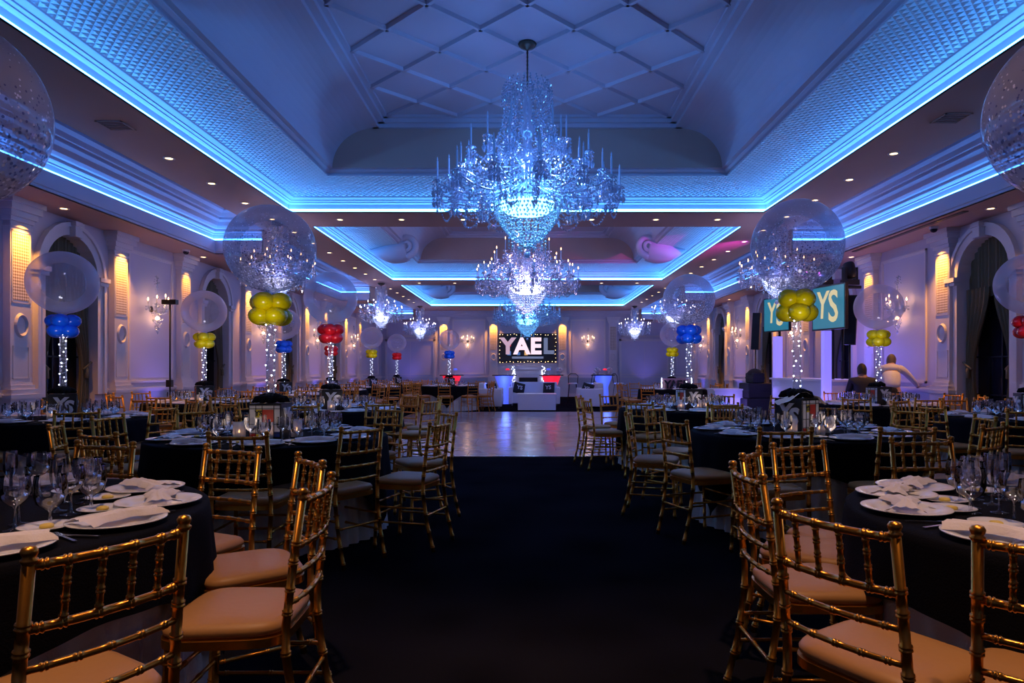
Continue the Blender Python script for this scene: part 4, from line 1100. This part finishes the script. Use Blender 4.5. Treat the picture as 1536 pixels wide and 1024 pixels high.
for s in (-1,1):
    f = MB()
    for k in range(46): f.octa((s*.72+random.uniform(-.09,.09),-.32+random.uniform(-.05,.03),1.45-1.15*k/46),.013,.013)
    w = MB().tube([(s*.72+.04*math.sin(k),-.32,1.48-1.2*k/30) for k in range(31)],.006,5)
    g = w.build('fairy_garland', M['wire']); g.location = (.05,YB-.02,0); tag(g,'fairy light garland hanging at the %s end of the mantel' % ('left','right')[s>0],'string lights','mantel garlands')
    f.build('fairy_bulbs', M['fairy'], g)['kind'] = 'stuff'
light('mantel_light','POINT',(.05,YB-.9,1.6),(.75,.75,1),4,.1)
def sofa(x,y,rz,w,label,back=True,name='lounge_sofa'):
    r = thing(name,label,'sofa',(x,y,0),rz,'white leather lounge seats')
    def rb(nm,x0,x1,y0,y1,z0,z1,m_=M['leather']):
        o = MB().box(x0,x1,y0,y1,z0,z1).build(nm,m_,r); b = o.modifiers.new('Bevel','BEVEL'); b.width = .03; b.segments = 3
    rb('seat',-w/2,w/2,-.38,.38,.08,.44)
    if back: rb('backrest',-w/2,w/2,.20,.40,.30,.84)
    for s in (-1,1): rb('armrest',s*w/2-.08,s*w/2+.08,-.40,.40,.06,.66)
    for sx in (-1,1):
        for sy in (-1,1): MB().box(sx*(w/2-.05)-.03,sx*(w/2-.05)+.03,sy*.3-.03,sy*.3+.03,0,.09).build('leg',M['steel'],r)
    return r
def pillow(x,y,z,rz,label,c='suit',tilt=.35):
    m = MB(); n = 10
    for sgn in (-1,1):
        b0 = len(m.v)
        for j in range(n+1):
            for i in range(n+1):
                u,v = i/n*2-1, j/n*2-1; h = .075*(1-u**4)*(1-v**4); m.v.append((u*.21,sgn*h,v*.21))
        for j in range(n):
            for i in range(n): a=b0+j*(n+1)+i; m.f.append((a,a+1,a+n+2,a+n+1) if sgn<0 else (a,a+n+1,a+n+2,a+1)); m.m.append(0)
    o = m.build('pillow',M[c],smooth=True); o.location=(x,y,z); o.rotation_euler=(-tilt,random.uniform(-.3,.3),rz); tag(o,label,'pillow','lounge pillows')
    t = text_obj('YS',.2,M['silver'],o,(0,-.082,0),(PI/2,0,0),.002,.004,name='pillow_lettering')
sofa(-1.25,23.6,PI/2+.0,1.5,'white leather sofa on the left of the lounge seen end-on')
sofa(2.15,23.6,-PI/2,1.5,'white leather sofa on the right of the lounge seen end-on')
sofa(.25,25.0,0,1.7,'white leather sofa at the back of the lounge facing the dance floor')
pillow(-.30,24.85,.62,.25,'black monogrammed pillow, left one on the back sofa'); pillow(.78,24.85,.62,-.25,'black monogrammed pillow, right one on the back sofa')
pillow(-1.2,23.35,.62,.6,'black monogrammed pillow on the left sofa'); pillow(2.05,23.35,.62,-.5,'black monogrammed pillow on the right sofa')
ct = thing('coffee_table','white block coffee table in the middle of the lounge','table',(.30,22.0,0))
o = MB().box(-.60,.60,-.45,.45,.02,.50).build('block_base',M['leather'],ct); MB().box(-.62,.62,-.47,.47,.50,.53).build('glass_top',M['white'],ct)
def bar_table(x,y,m_,label):
    r = thing('cocktail_bar_table',label,'bar table',(x,y,0),0,'glowing cocktail tables')
    MB().lathe([(.26,.0),(.22,.3),(.20,.62),(.30,.88),(.36,1.06)],28).build('glowing_pedestal',m_,r,smooth=True)
    MB().lathe([(.001,1.06),(.46,1.06),(.47,1.075),(.46,1.10),(.001,1.10)],32).build('table_top',M['blackplastic'],r,smooth=False)
    return r
bar_table(-.88,25.9,M['glowblue'],'blue glowing cocktail table behind the left sofa'); bar_table(.92,26.2,M['glowred'],'red glowing cocktail table behind the back sofa')
bar_table(2.95,26.6,M['glowblue'],'blue glowing cocktail table right of the lounge'); bar_table(-2.9,26.2,M['glowred'],'red glowing cocktail table behind the blue-balloon table')
def barstool(x,y,rz,label,back=True):
    r = thing('bar_stool',label,'bar stool',(x,y,0),rz,'white-backed bar stools')
    MB().lathe([(.001,.74),(.19,.74),(.2,.76),(.17,.79),(.001,.79)],20).build('seat',M['leather'],r,smooth=True)
    for sx in (-1,1):
        for sy in (-1,1): MB().tube([(sx*.2,sy*.2,0),(sx*.13,sy*.13,.74)],.012,6).build('leg',M['blackmetal'],r,smooth=True)
    m = MB(); m.tube([(-.17,-.15,.76),(-.19,-.2,1.05),(-.1,-.22,1.14),(.1,-.22,1.14),(.19,-.2,1.05),(.17,-.15,.76)],.014,6); m.build('back_frame',M['blackmetal'],r,smooth=True)
for x,y,rz,l in ((1.75,26.3,0,'bar stool between the red and the blue cocktail tables'),(2.35,26.2,1.2,'bar stool beside the right blue cocktail table, nearer the lounge'),(3.55,26.4,-1.2,'bar stool beside the right blue cocktail table, nearer the wall')): barstool(x,y,rz,l)
def flower_ball(x,y,z,label):
    r = thing('flower_arrangement',label,'flowers',(x,y,z),0,'round flower arrangements')
    MB().lathe([(.001,0),(.05,0),(.06,.05),(.05,.09)],14).build('vase',M['silver'],r,smooth=True)
    m = MB()
    for k in range(60):
        u = random.uniform(-1,1); a = random.random()*2*PI; q = math.sqrt(1-u*u); R=.11; m.sphere((R*q*math.cos(a),R*q*math.sin(a),.17+R*u*.8),.030,6,4)
    m.build('blossoms',M['napkin'],r,smooth=True)
flower_ball(2.72,26.55,1.1,'white flower ball on the nearer side of the right cocktail table'); flower_ball(3.2,26.65,1.1,'white flower ball on the wall side of the right cocktail table')
flower_ball(1.22,26.2,1.1,'white flower ball on the red cocktail table by the sofa')
def led_vase(x,y,z,col,label):
    r = thing('lit_flower_vase',label,'vase',(x,y,z),0,'lit table vases'); MB().tube([(0,0,0),(0,0,.18)],.006,6).build('stem',M['wire'],r)
    MB().lathe([(.001,0),(.04,0),(.01,.02)],12).build('foot',M['silver'],r); m = MB()
    for k in range(12): a=2*PI*k/12; m.octa((.06*math.cos(a),.06*math.sin(a),.20+.02*(k%2)),.02,.03)
    m.octa((0,0,.23),.04,.04); m.build('lit_petals',M[col],r)
led_vase(-.75,25.9,1.1,'glowred','small red lit blossom vase on the blue cocktail table'); led_vase(.80,26.0,1.1,'glowblue','small blue lit blossom vase on the red cocktail table')
led_vase(3.0,26.4,1.1,'glowred','small red lit blossom vase on the right cocktail table'); led_vase(-2.75,26.1,1.1,'glowblue','small blue lit blossom vase behind the blue-balloon table')
light('lounge_glow','POINT',(-.88,25.3,.8),(.12,.2,1),22,.25); light('lounge_glow','POINT',(.92,25.6,.9),(1,.05,.1),3,.2); light('lounge_glow','POINT',(2.95,25.9,.8),(.12,.2,1),16,.25); light('lounge_glow','POINT',(-2.9,25.5,.9),(1,.05,.1),3,.2)
# name letters on the gift table
r = thing('name_letters','dark standing letters reading YAEL on the gift table','sign',(3.98,18.2,TZ+.006))
for k,ch in enumerate('YAEL'):
    text_obj(ch,.30,M['blackplastic'],r,(-.24+.16*k,0,.13),(PI/2,0,0),.02,.006,name='letter')
MB().box(-.36,.36,.03,.045,0,.30).build('pink_board',mat('pink_board',(.55,.30,.32),.6),r)
MB().box(-.36,.36,-.02,.05,0,.015).build('letter_base',M['blackplastic'],r)
m = MB()
for k in range(18): m.octa((-.40,random.uniform(-.02,.02),.02+.3*k/18),.008,.008); m.octa((.40,random.uniform(-.02,.02),.02+.3*k/18),.008,.008)
m.build('side_lights',M['fairy'],r)
# ------------------------------------------------------------------ DJ side
bo = thing('dj_booth','white fronted booth glowing lavender along the right wall','booth',(5.45,12.3,0))
MB().box(0,.04,0,2.95,0,1.08).box(0,.6,0,.04,0,1.08).box(0,.6,2.91,2.95,0,1.08).build('front_panels',M['leather'],bo)
MB().box(-.03,.65,-.03,2.98,1.08,1.12).build('counter',M['white'],bo)
def screen(name,x,y,z,w,h,rz,rx,label,stand=True):
    r = thing(name,label,'screen',(x,y,0),rz)
    sc_ = MB().box(-w/2,w/2,0,.06,-h/2,h/2).build('housing',M['blackplastic'],r); sc_.location = (0,0,z); sc_.rotation_euler = (rx,0,0)
    pic = MB().box(-w/2+.03,w/2-.03,-.006,0,-h/2+.03,h/2-.03).build('display',mat('teal_display',(.01,.02,.03),.3,emit=(.012,.16,.24),es=1.0),sc_)
    mY = mat('cream_lettering',(.1,.1,.1),.4,emit=(.75,.62,.30),es=.85)
    text_obj('Y',h*.86,mY,sc_,(-w*.18,-.010,.03*h),(PI/2,0,0),.002,h*.012,.1,'screen_letter',.75)
    text_obj('S',h*.98,mY,sc_,(w*.16,-.012,-.02*h),(PI/2,0,0),.002,h*.014,.0,'screen_letter',.75)
    m = MB(); m.tube([(0,.1,.02),(0,.1,z-.0)],.03,10); m.box(-.3,.3,-.15,.35,0,.02); m.tube([(0,.1,z),(0,.03,z)],.04,8); m.build('stand',M['blackmetal'],r,smooth=False)
    return r
screen('display_screen',5.62,12.75,2.46,.92,.84,-1.32,.0,'teal video screen with cream letters, nearer one by the booth')
screen('display_screen',6.05,16.6,2.64,.94,.84,-1.25,.0,'teal video screen with cream letters, farther one by the booth')
def totem(x,y,h,label,w=.20):
    r = thing('light_totem',label,'light column',(x,y,0),0,'glowing truss totems')
    MB().box(-w/2,w/2,-w/2,w/2,.03,h).build('glowing_sleeve',M['glowlav'],r); MB().box(-.22,.22,-.22,.22,0,.03).build('base_plate',M['blackmetal'],r)
totem(5.30,12.1,1.98,'glowing lavender column under the nearer screen',.13); totem(5.72,15.6,2.05,'glowing lavender column under the farther screen',.16)
light('totem_glow','POINT',(5.1,11.9,.8),(.24,.17,1),8,.2); light('totem_glow','POINT',(5.5,15.2,.8),(.24,.17,1),8,.2); light('totem_glow','POINT',(6.3,13.9,1.6),(.22,.16,1),22,.3)
light('totem_glow','POINT',(6.3,12.2,.6),(.22,.16,1),8,.3)
def speaker(x,y,z0,z1,rz,tilt,label,w=.20,d=.22):
    r = thing('tall_speaker',label,'speaker',(x,y,0),rz,'column speakers on stands')
    h = z1-z0; b = MB().box(-w/2,w/2,-d/2,d/2,0,h).build('cabinet',M['blackplastic'],r); b.location=(0,0,z0); b.rotation_euler=(0,tilt,0)
    bv = b.modifiers.new('Bevel','BEVEL'); bv.width=.012; bv.segments=2
    g = MB(); 
    for k in range(5): g.lathe([(.001,0),(.05,.004),(.07,.010),(.076,.004)],18,(0,0,0)).xf(Matrix.Identity(4)) if False else None
    g.box(-w/2+.015,w/2-.015,-d/2-.006,-d/2,.02,h-.02); g.build('grille',M['blackmetal'],b)
    MB().tube([(0,0,.05),(0,0,z0+.02)],.018,8).build('pole',M['blackmetal'],r,smooth=True)
    for k in range(3): a=2*PI*k/3+.4; MB().tube([(0,0,.55),(.42*math.cos(a),.42*math.sin(a),.015)],.012,6).build('leg',M['blackmetal'],r,smooth=True)
speaker(6.02,12.75,1.76,2.68,-.5,.05,'tall black column speaker on a pole behind the two men'); speaker(5.98,17.9,1.82,2.78,-.5,.05,'tall black column speaker beyond the farther screen')
# moving head lights on a truss bar above the nearer speaker
tr = thing('lighting_stand','black stand carrying the moving head lights beside the booth','light stand',(6.05,13.1,0))
MB().tube([(0,0,.02),(0,0,2.86)],.025,8).build('pole',M['blackmetal'],tr,smooth=True); MB().tube([(-.5,0,2.88),(.35,0,2.88)],.03,8).build('crossbar',M['blackmetal'],tr,smooth=True); MB().box(-.3,.3,-.3,.3,0,.02).build('base_plate',M['blackmetal'],tr)
for dx,rx,l in ((-.36,.7,'moving head stage light at the left end of the truss bar'),(.14,-.3,'moving head stage light at the right end of the truss bar')):
    r = thing('moving_head_light',l,'stage light',(6.05+dx,13.1,2.92),.3,'moving head lights')
    MB().box(-.14,.14,-.10,.10,0,.10).build('base',M['blackplastic'],r); MB().box(-.15,-.11,-.05,.05,.10,.34).box(.11,.15,-.05,.05,.10,.34).build('yoke',M['blackplastic'],r)
    h = MB().lathe([(.001,-.16),(.08,-.15),(.105,-.05),(.105,.12),(.09,.15)],18).build('lamp_head',M['blackplastic'],r,smooth=True); h.location=(0,0,.28); h.rotation_euler=(rx,0,0)
    MB().lathe([(.001,.145),(.088,.145)],18).build('lens',M['night'],h)
light('stage_beam','SPOT',(5.6,12.9,3.1),(.9,.05,.85),1500,.03,to=(3.6,17.6,4.4),spot=24,blend=.5)
light('stage_beam','SPOT',(5.6,12.9,3.1),(.9,.05,.85),500,.03,to=(0,21.4,4.2),spot=16,blend=.5)
# low white glowing cube tables and covered equipment
r = thing('white_cube_table','white cube cocktail table with glowing front beyond the blue balloon','table',(4.9,16.6,0)); MB().box(-.42,.42,-.3,.3,.02,.80).build('cube_body',M['leather'],r); MB().box(-.46,.46,-.34,.34,.80,.84).build('table_top',M['white'],r)
MB().box(-.26,.26,-.31,-.30,.05,.62).build('lit_panel',M['glowlav'],r); MB().box(-.12,.12,-.315,-.31,.2,.45).build('dark_inset',M['suit'],r)
light('cube_glow','POINT',(4.9,16.0,.5),(.30,.20,1),6,.15)
r = thing('equipment_cases','stack of dark equipment cases beside the white cube table','equipment',(5.5,16.3,0),.15)
for nm,x0,x1,y0,y1,z0,z1 in (('lower_case',-.42,.42,-.3,.3,.03,.62),('middle_case',-.36,.30,-.26,.26,.62,.98),('top_case',-.22,.08,-.2,.2,.98,1.22)):
    o = MB().box(x0,x1,y0,y1,z0,z1).build(nm,M['suit'],r); bv = o.modifiers.new('Bevel','BEVEL'); bv.width=.03; bv.segments=3
    MB().box(x0-.004,x1+.004,y0-.004,y1+.004,(z0+z1)/2-.012,(z0+z1)/2+.012).build('case_band',M['blackmetal'],o)
m = MB(); n = 16
for j,(rr,z) in enumerate(((.20,1.16),(.19,1.22),(.14,1.27),(.07,1.31),(.001,1.33))):
    for k in range(n): a=2*PI*k/n; q = 1+.10*math.sin(4*a+j); m.v.append((rr*q*math.cos(a)-.07,rr*q*math.sin(a),z))
for j in range(4):
    for k in range(n): l=(k+1)%n; m.f.append((j*n+k,j*n+l,(j+1)*n+l,(j+1)*n+k)); m.m.append(0)
m.build('bundled_cloth',M['suit'],r,smooth=True)
# tripod with small dark lamp by the left wall
r = thing('tripod_stand','thin black tripod stand with a small bar lamp by the left wall','tripod',(-6.15,11.75,0))
MB().tube([(0,0,.3),(0,0,2.42)],.014,8).build('pole',M['blackmetal'],r,smooth=True)
for k in range(3): a=2*PI*k/3+.3; MB().tube([(0,0,.75),(.38*math.cos(a),.38*math.sin(a),.01)],.011,6).build('leg',M['blackmetal'],r,smooth=True)
MB().box(-.12,.12,-.05,.05,2.42,2.50).build('bar_lamp',M['blackplastic'],r); MB().box(-.05,.04,-.04,.04,1.0,1.12).build('clamp',M['blackplastic'],r)

# ------------------------------------------------------------------ people
def skin(name, nodes, edges, m_, parent=None, sub=2):
    me = bpy.data.meshes.new(name); me.from_pydata([n[0] for n in nodes], edges, []); o = bpy.data.objects.new(name, me); COL.objects.link(o)
    md = o.modifiers.new('Skin','SKIN'); md.use_smooth_shade = True
    if not me.skin_vertices: pass
    for i, n in enumerate(nodes):
        rr = n[1] if hasattr(n[1],'__len__') else (n[1],n[1]); me.skin_vertices[0].data[i].radius = rr; me.skin_vertices[0].data[i].use_root = (i == 0)
    s_ = o.modifiers.new('Sub','SUBSURF'); s_.levels = sub; s_.render_levels = sub
    me.materials.append(m_)
    if parent: o.parent = parent
    return o
def chain(nodes, edges, start, pts):
    i = start
    for p, r_ in pts:
        nodes.append((p, r_)); edges.append((i, len(nodes)-1)); i = len(nodes)-1
    return i
def hand(nodes, edges, wrist, d, up):
    """d: pointing direction, up: back of the hand"""
    w = Vector(nodes[wrist][0]); d = Vector(d).normalized(); up = Vector(up).normalized(); sd = d.cross(up).normalized()
    palm = chain(nodes, edges, wrist, [(tuple(w+d*.045), (.034,.018)),(tuple(w+d*.085), (.036,.017))])
    for k,(off,ln) in enumerate(((-.030,.068),(-.010,.078),(.010,.074),(.028,.058))):
        b = w+d*.098+sd*off
        chain(nodes, edges, palm, [(tuple(b), .010),(tuple(b+d*ln*.45-up*.008), .0088),(tuple(b+d*ln*.8-up*.026), .008),(tuple(b+d*ln-up*.042), .007)])
    b = w+d*.04-sd*.035; chain(nodes, edges, wrist, [(tuple(b), .012),(tuple(b+d*.03-sd*.022-up*.008), .0105),(tuple(b+d*.06-sd*.028-up*.018), .009)])
def head_parts(parent, c, rz, pitch, haircol):
    M4 = Matrix.Translation(c) @ Matrix.Rotation(rz,4,'Z') @ Matrix.Rotation(pitch,4,'X')
    m = MB(); n = 24
    for j in range(17):
        a = -PI/2+PI*j/16
        for k in range(n):
            t = 2*PI*k/n; q = math.cos(a); x = .074*q*math.cos(t); y = .092*q*math.sin(t); z = .115*math.sin(a)
            if z < 0: y += .012*(-z/.115)*(1 if math.sin(t) > 0 else .3); x *= 1-.18*(-z/.115)
            m.v.append((x,y,z))
    for j in range(16):
        for k in range(n): l=(k+1)%n; m.f.append((j*n+k,j*n+l,(j+1)*n+l,(j+1)*n+k)); m.m.append(0)
    m.lathe([(.001,.02),(.012,.0),(.016,-.02),(.001,-.03)],8,(0,.098,-.005))                      # nose
    for s in (-1,1): m.lathe([(.001,.028),(.010,.02),(.013,0),(.008,-.02),(.001,-.028)],8,(s*.074,-.005,-.005),sx=.6)   # ears
    m.cbox((0,.092,-.052),(.045,.008,.008))
    for s in (-1,1): m.sphere((s*.030,.080,.018),.012,8,6)
    m.xf(M4)
    m2 = MB()
    for j in range(11):
        a = -PI*.16+PI*.66*j/10
        for k in range(n):
            t = 2*PI*k/n; q = math.cos(a); f = 1.07; front = math.sin(t) > .35
            z = .115*f*math.sin(a)
            if front and z < .045: z = .045+.0*z
            m2.v.append((.074*f*q*math.cos(t), .092*f*q*math.sin(t)-.004, z-(.03 if (not front and j == 0) else 0)))
    for j in range(10):
        for k in range(n): l=(k+1)%n; m2.f.append((j*n+k,j*n+l,(j+1)*n+l,(j+1)*n+k)); m2.m.append(0)
    m2.f.append(tuple(range(10*n,11*n))); m2.m.append(0); m2.xf(M4)
    return m, m2
def person(loc, rz, label, P, top_m, leg_m, hair_m, dz=0):
    r = thing('person', label, 'person', loc, rz)
    # body (one continuous skinned surface)
    nodes = [(P['pelvis'],(.14,.11))]; E = []
    ch = chain(nodes,E,0,[(P['waist'],(.10,.075)),(P['chest'],(.12,.085)),(P['neck0'],(.08,.06))]); chest = 2
    nk = chain(nodes,E,ch,[(P['neck1'],(.052,.052)),(P['headc'],(.06,.065))])
    for s,k in ((-1,'L'),(1,'R')):
        a = chain(nodes,E,ch,[(P['sh'+k],(.062,.058)),(P['el'+k],(.044,.042)),(P['wr'+k],(.028,.026))]); hand(nodes,E,a,Vector(P['wr'+k])-Vector(P['el'+k]),(0,0,1))
        chain(nodes,E,0,[(P['hip'+k],(.088,.088)),(P['kn'+k],(.056,.056)),(P['an'+k],(.040,.042)),(P['toe'+k],(.042,.028))])
    b = skin('body', nodes, E, M['skin'], r, 2)
    hd, hr = head_parts(r, Vector(P['headc']), P.get('hrz',0), P.get('hp',0), None)
    h = hd.build('head', M['skin'], r, smooth=True); hr.build('hair', hair_m, h, smooth=True)
    g = .014; nodes = [(P['pelvis'],(.152,.125)),(P['waist'],(.15,.12))] if not P.get('long') else [(P['pelvis'],(.17,.135)),(P['waist'],(.148,.12))]; E = [(0,1)]
    ch = chain(nodes,E,len(nodes)-1,[(P['chest'],(.175,.13)),(P['neck0'],(.118,.095))])
    chain(nodes,E,ch,[(tuple(Vector(P['neck0']).lerp(Vector(P['neck1']),.45)),(.062,.062))])
    for k in 'LR': chain(nodes,E,ch,[(P['sh'+k],(.078,.073)),(P['el'+k],(.058,.055)),(tuple(Vector(P['wr'+k]).lerp(Vector(P['el'+k]),.12)),(.040,.038))])
    skin('jacket' if P.get('long') else 'shirt', nodes, E, top_m, r, 2)
    nodes = [(P['pelvis'],(.158,.128))]; E = []; chain(nodes,E,0,[(tuple(Vector(P['pelvis']).lerp(Vector(P['waist']),.7)),(.14,.112))])
    for k in 'LR': chain(nodes,E,0,[(P['hip'+k],(.102,.102)),(P['kn'+k],(.072,.072)),(P['an'+k],(.058,.058))])
    skin('trousers', nodes, E, leg_m, r, 2)
    for k in 'LR':
        a, t = Vector(P['an'+k]), Vector(P['toe'+k]); nodes = [(tuple(a-Vector((0,.03,.035))),(.045,.04))]; E = []; chain(nodes,E,0,[(tuple(t+Vector((0,.04,-.012))),(.046,.032))]); skin('shoe', nodes, E, M['blackplastic'], r, 1)
    return r
# seated man in black, back to the camera (local +Y is forward)
person((5.93,12.05,0), -.25, 'person in a black suit seated with back to the camera', dict(long=True,
    pelvis=(0,-.02,.56),waist=(0,.02,.76),chest=(0,.06,.98),neck0=(0,.06,1.13),neck1=(0,.08,1.20),headc=(0,.11,1.29),hp=-.25,
    shL=(-.175,.06,1.10),elL=(-.23,.12,.84),wrL=(-.16,.34,.78),shR=(.175,.06,1.10),elR=(.23,.12,.84),wrR=(.16,.34,.78),
    hipL=(-.10,.04,.54),knL=(-.13,.44,.52),anL=(-.13,.46,.09),toeL=(-.14,.58,.04),hipR=(.10,.04,.54),knR=(.13,.44,.52),anR=(.13,.46,.09),toeR=(.14,.58,.04)), M['suit'], M['suit'], M['hair'])
put_chair(5.93,12.08,-.25,'gold chiavari chair under the seated person in black','gold chiavari chairs')
person((6.40,12.0,0), -.45, 'person in a white shirt and black trousers leaning forward to the wall', dict(
    pelvis=(0,-.10,.93),waist=(0,-.04,1.08),chest=(0,.10,1.24),neck0=(0,.20,1.34),neck1=(0,.25,1.39),headc=(.01,.31,1.46),hp=-.35,hrz=-.3,
    shL=(-.18,.17,1.30),elL=(-.24,.26,1.06),wrL=(-.14,.46,.96),shR=(.18,.17,1.30),elR=(.34,.26,1.12),wrR=(.44,.42,.98),
    hipL=(-.10,-.09,.88),knL=(-.11,-.04,.48),anL=(-.12,-.09,.09),toeL=(-.13,.05,.04),hipR=(.10,-.09,.88),knR=(.11,-.02,.48),anR=(.12,-.05,.09),toeR=(.13,.09,.04)), M['shirt'], M['suit'], M['hairgrey'])

# ------------------------------------------------------------------ general room light
for x,y,e,sp_,l in ((-1.05,2.3,175,58,'over the aisle beside the left front table'),(1.05,2.3,175,58,'over the aisle beside the right front table'),(-1.3,.8,125,62,'nearest the camera on the left'),(1.3,.8,125,62,'nearest the camera on the right'),
                    (-3.9,3.6,90,56,'beyond the left front table'),(3.9,3.6,90,56,'beyond the right front table')):
    put_dl(x,y,S,'warm recessed downlight '+l)
    light('downlight_beam', 'SPOT', (x,y,S-.03), (1,.60,.38), e, .06, rot=(0,0,0), spot=sp_, blend=.8)
def uplight(x,y,to,col,e,label):  # added fixtures, put in to wash the walls violet
    r = thing('added_uplight',label,'uplight',(x,y,0),0,'added floor uplights along the walls')
    MB().lathe([(.001,0),(.09,0),(.10,.02),(.085,.16),(.07,.16),(.06,.05),(.001,.05)],16).build('can',M['blackplastic'],r,smooth=True)
    light('added_uplight_beam','SPOT',(x,y,.18),col,e,.05,to=to,spot=80,blend=.9)
V = (.24,.16,1)
for k,y in enumerate((8.0,12.7,17.8,22.4,27.1)):
    uplight(-6.55,y,(-6.95,y,2.6),V,42,'added small black floor uplight by the left wall, %s from the camera' % ORD[k])
    if k > 0: uplight(6.62 if k != 1 else 6.7,y+(.5 if k==1 else 0),(6.95,y,2.6),V,42,'added small black floor uplight by the right wall, %s from the camera' % ORD[k])
for x,l in ((-5.6,'before the left corner opening'),(-2.85,'under the left back sconce'),(2.9,'under the right back sconce'),(5.6,'before the right corner opening')):
    uplight(x,YB-.9,(x,YB-.05,2.9),V,36,'added small black floor uplight '+l)
light('stage_beam','SPOT',(5.7,12.9,3.1),(.14,.17,1),1500,.04,to=(.3,23.8,.3),spot=24,blend=.8)

SC.view_settings.view_transform = 'Standard'; SC.view_settings.look = 'None'; SC.view_settings.gamma = 1; SC.view_settings.use_curve_mapping = False
SC.view_settings.exposure = 0
SC.cycles.use_denoising = True; SC.cycles.transparent_max_bounces = 24; SC.cycles.max_bounces = 7; SC.cycles.diffuse_bounces = 4
SC.cycles.sample_clamp_indirect = 4; SC.cycles.sample_clamp_direct = 0
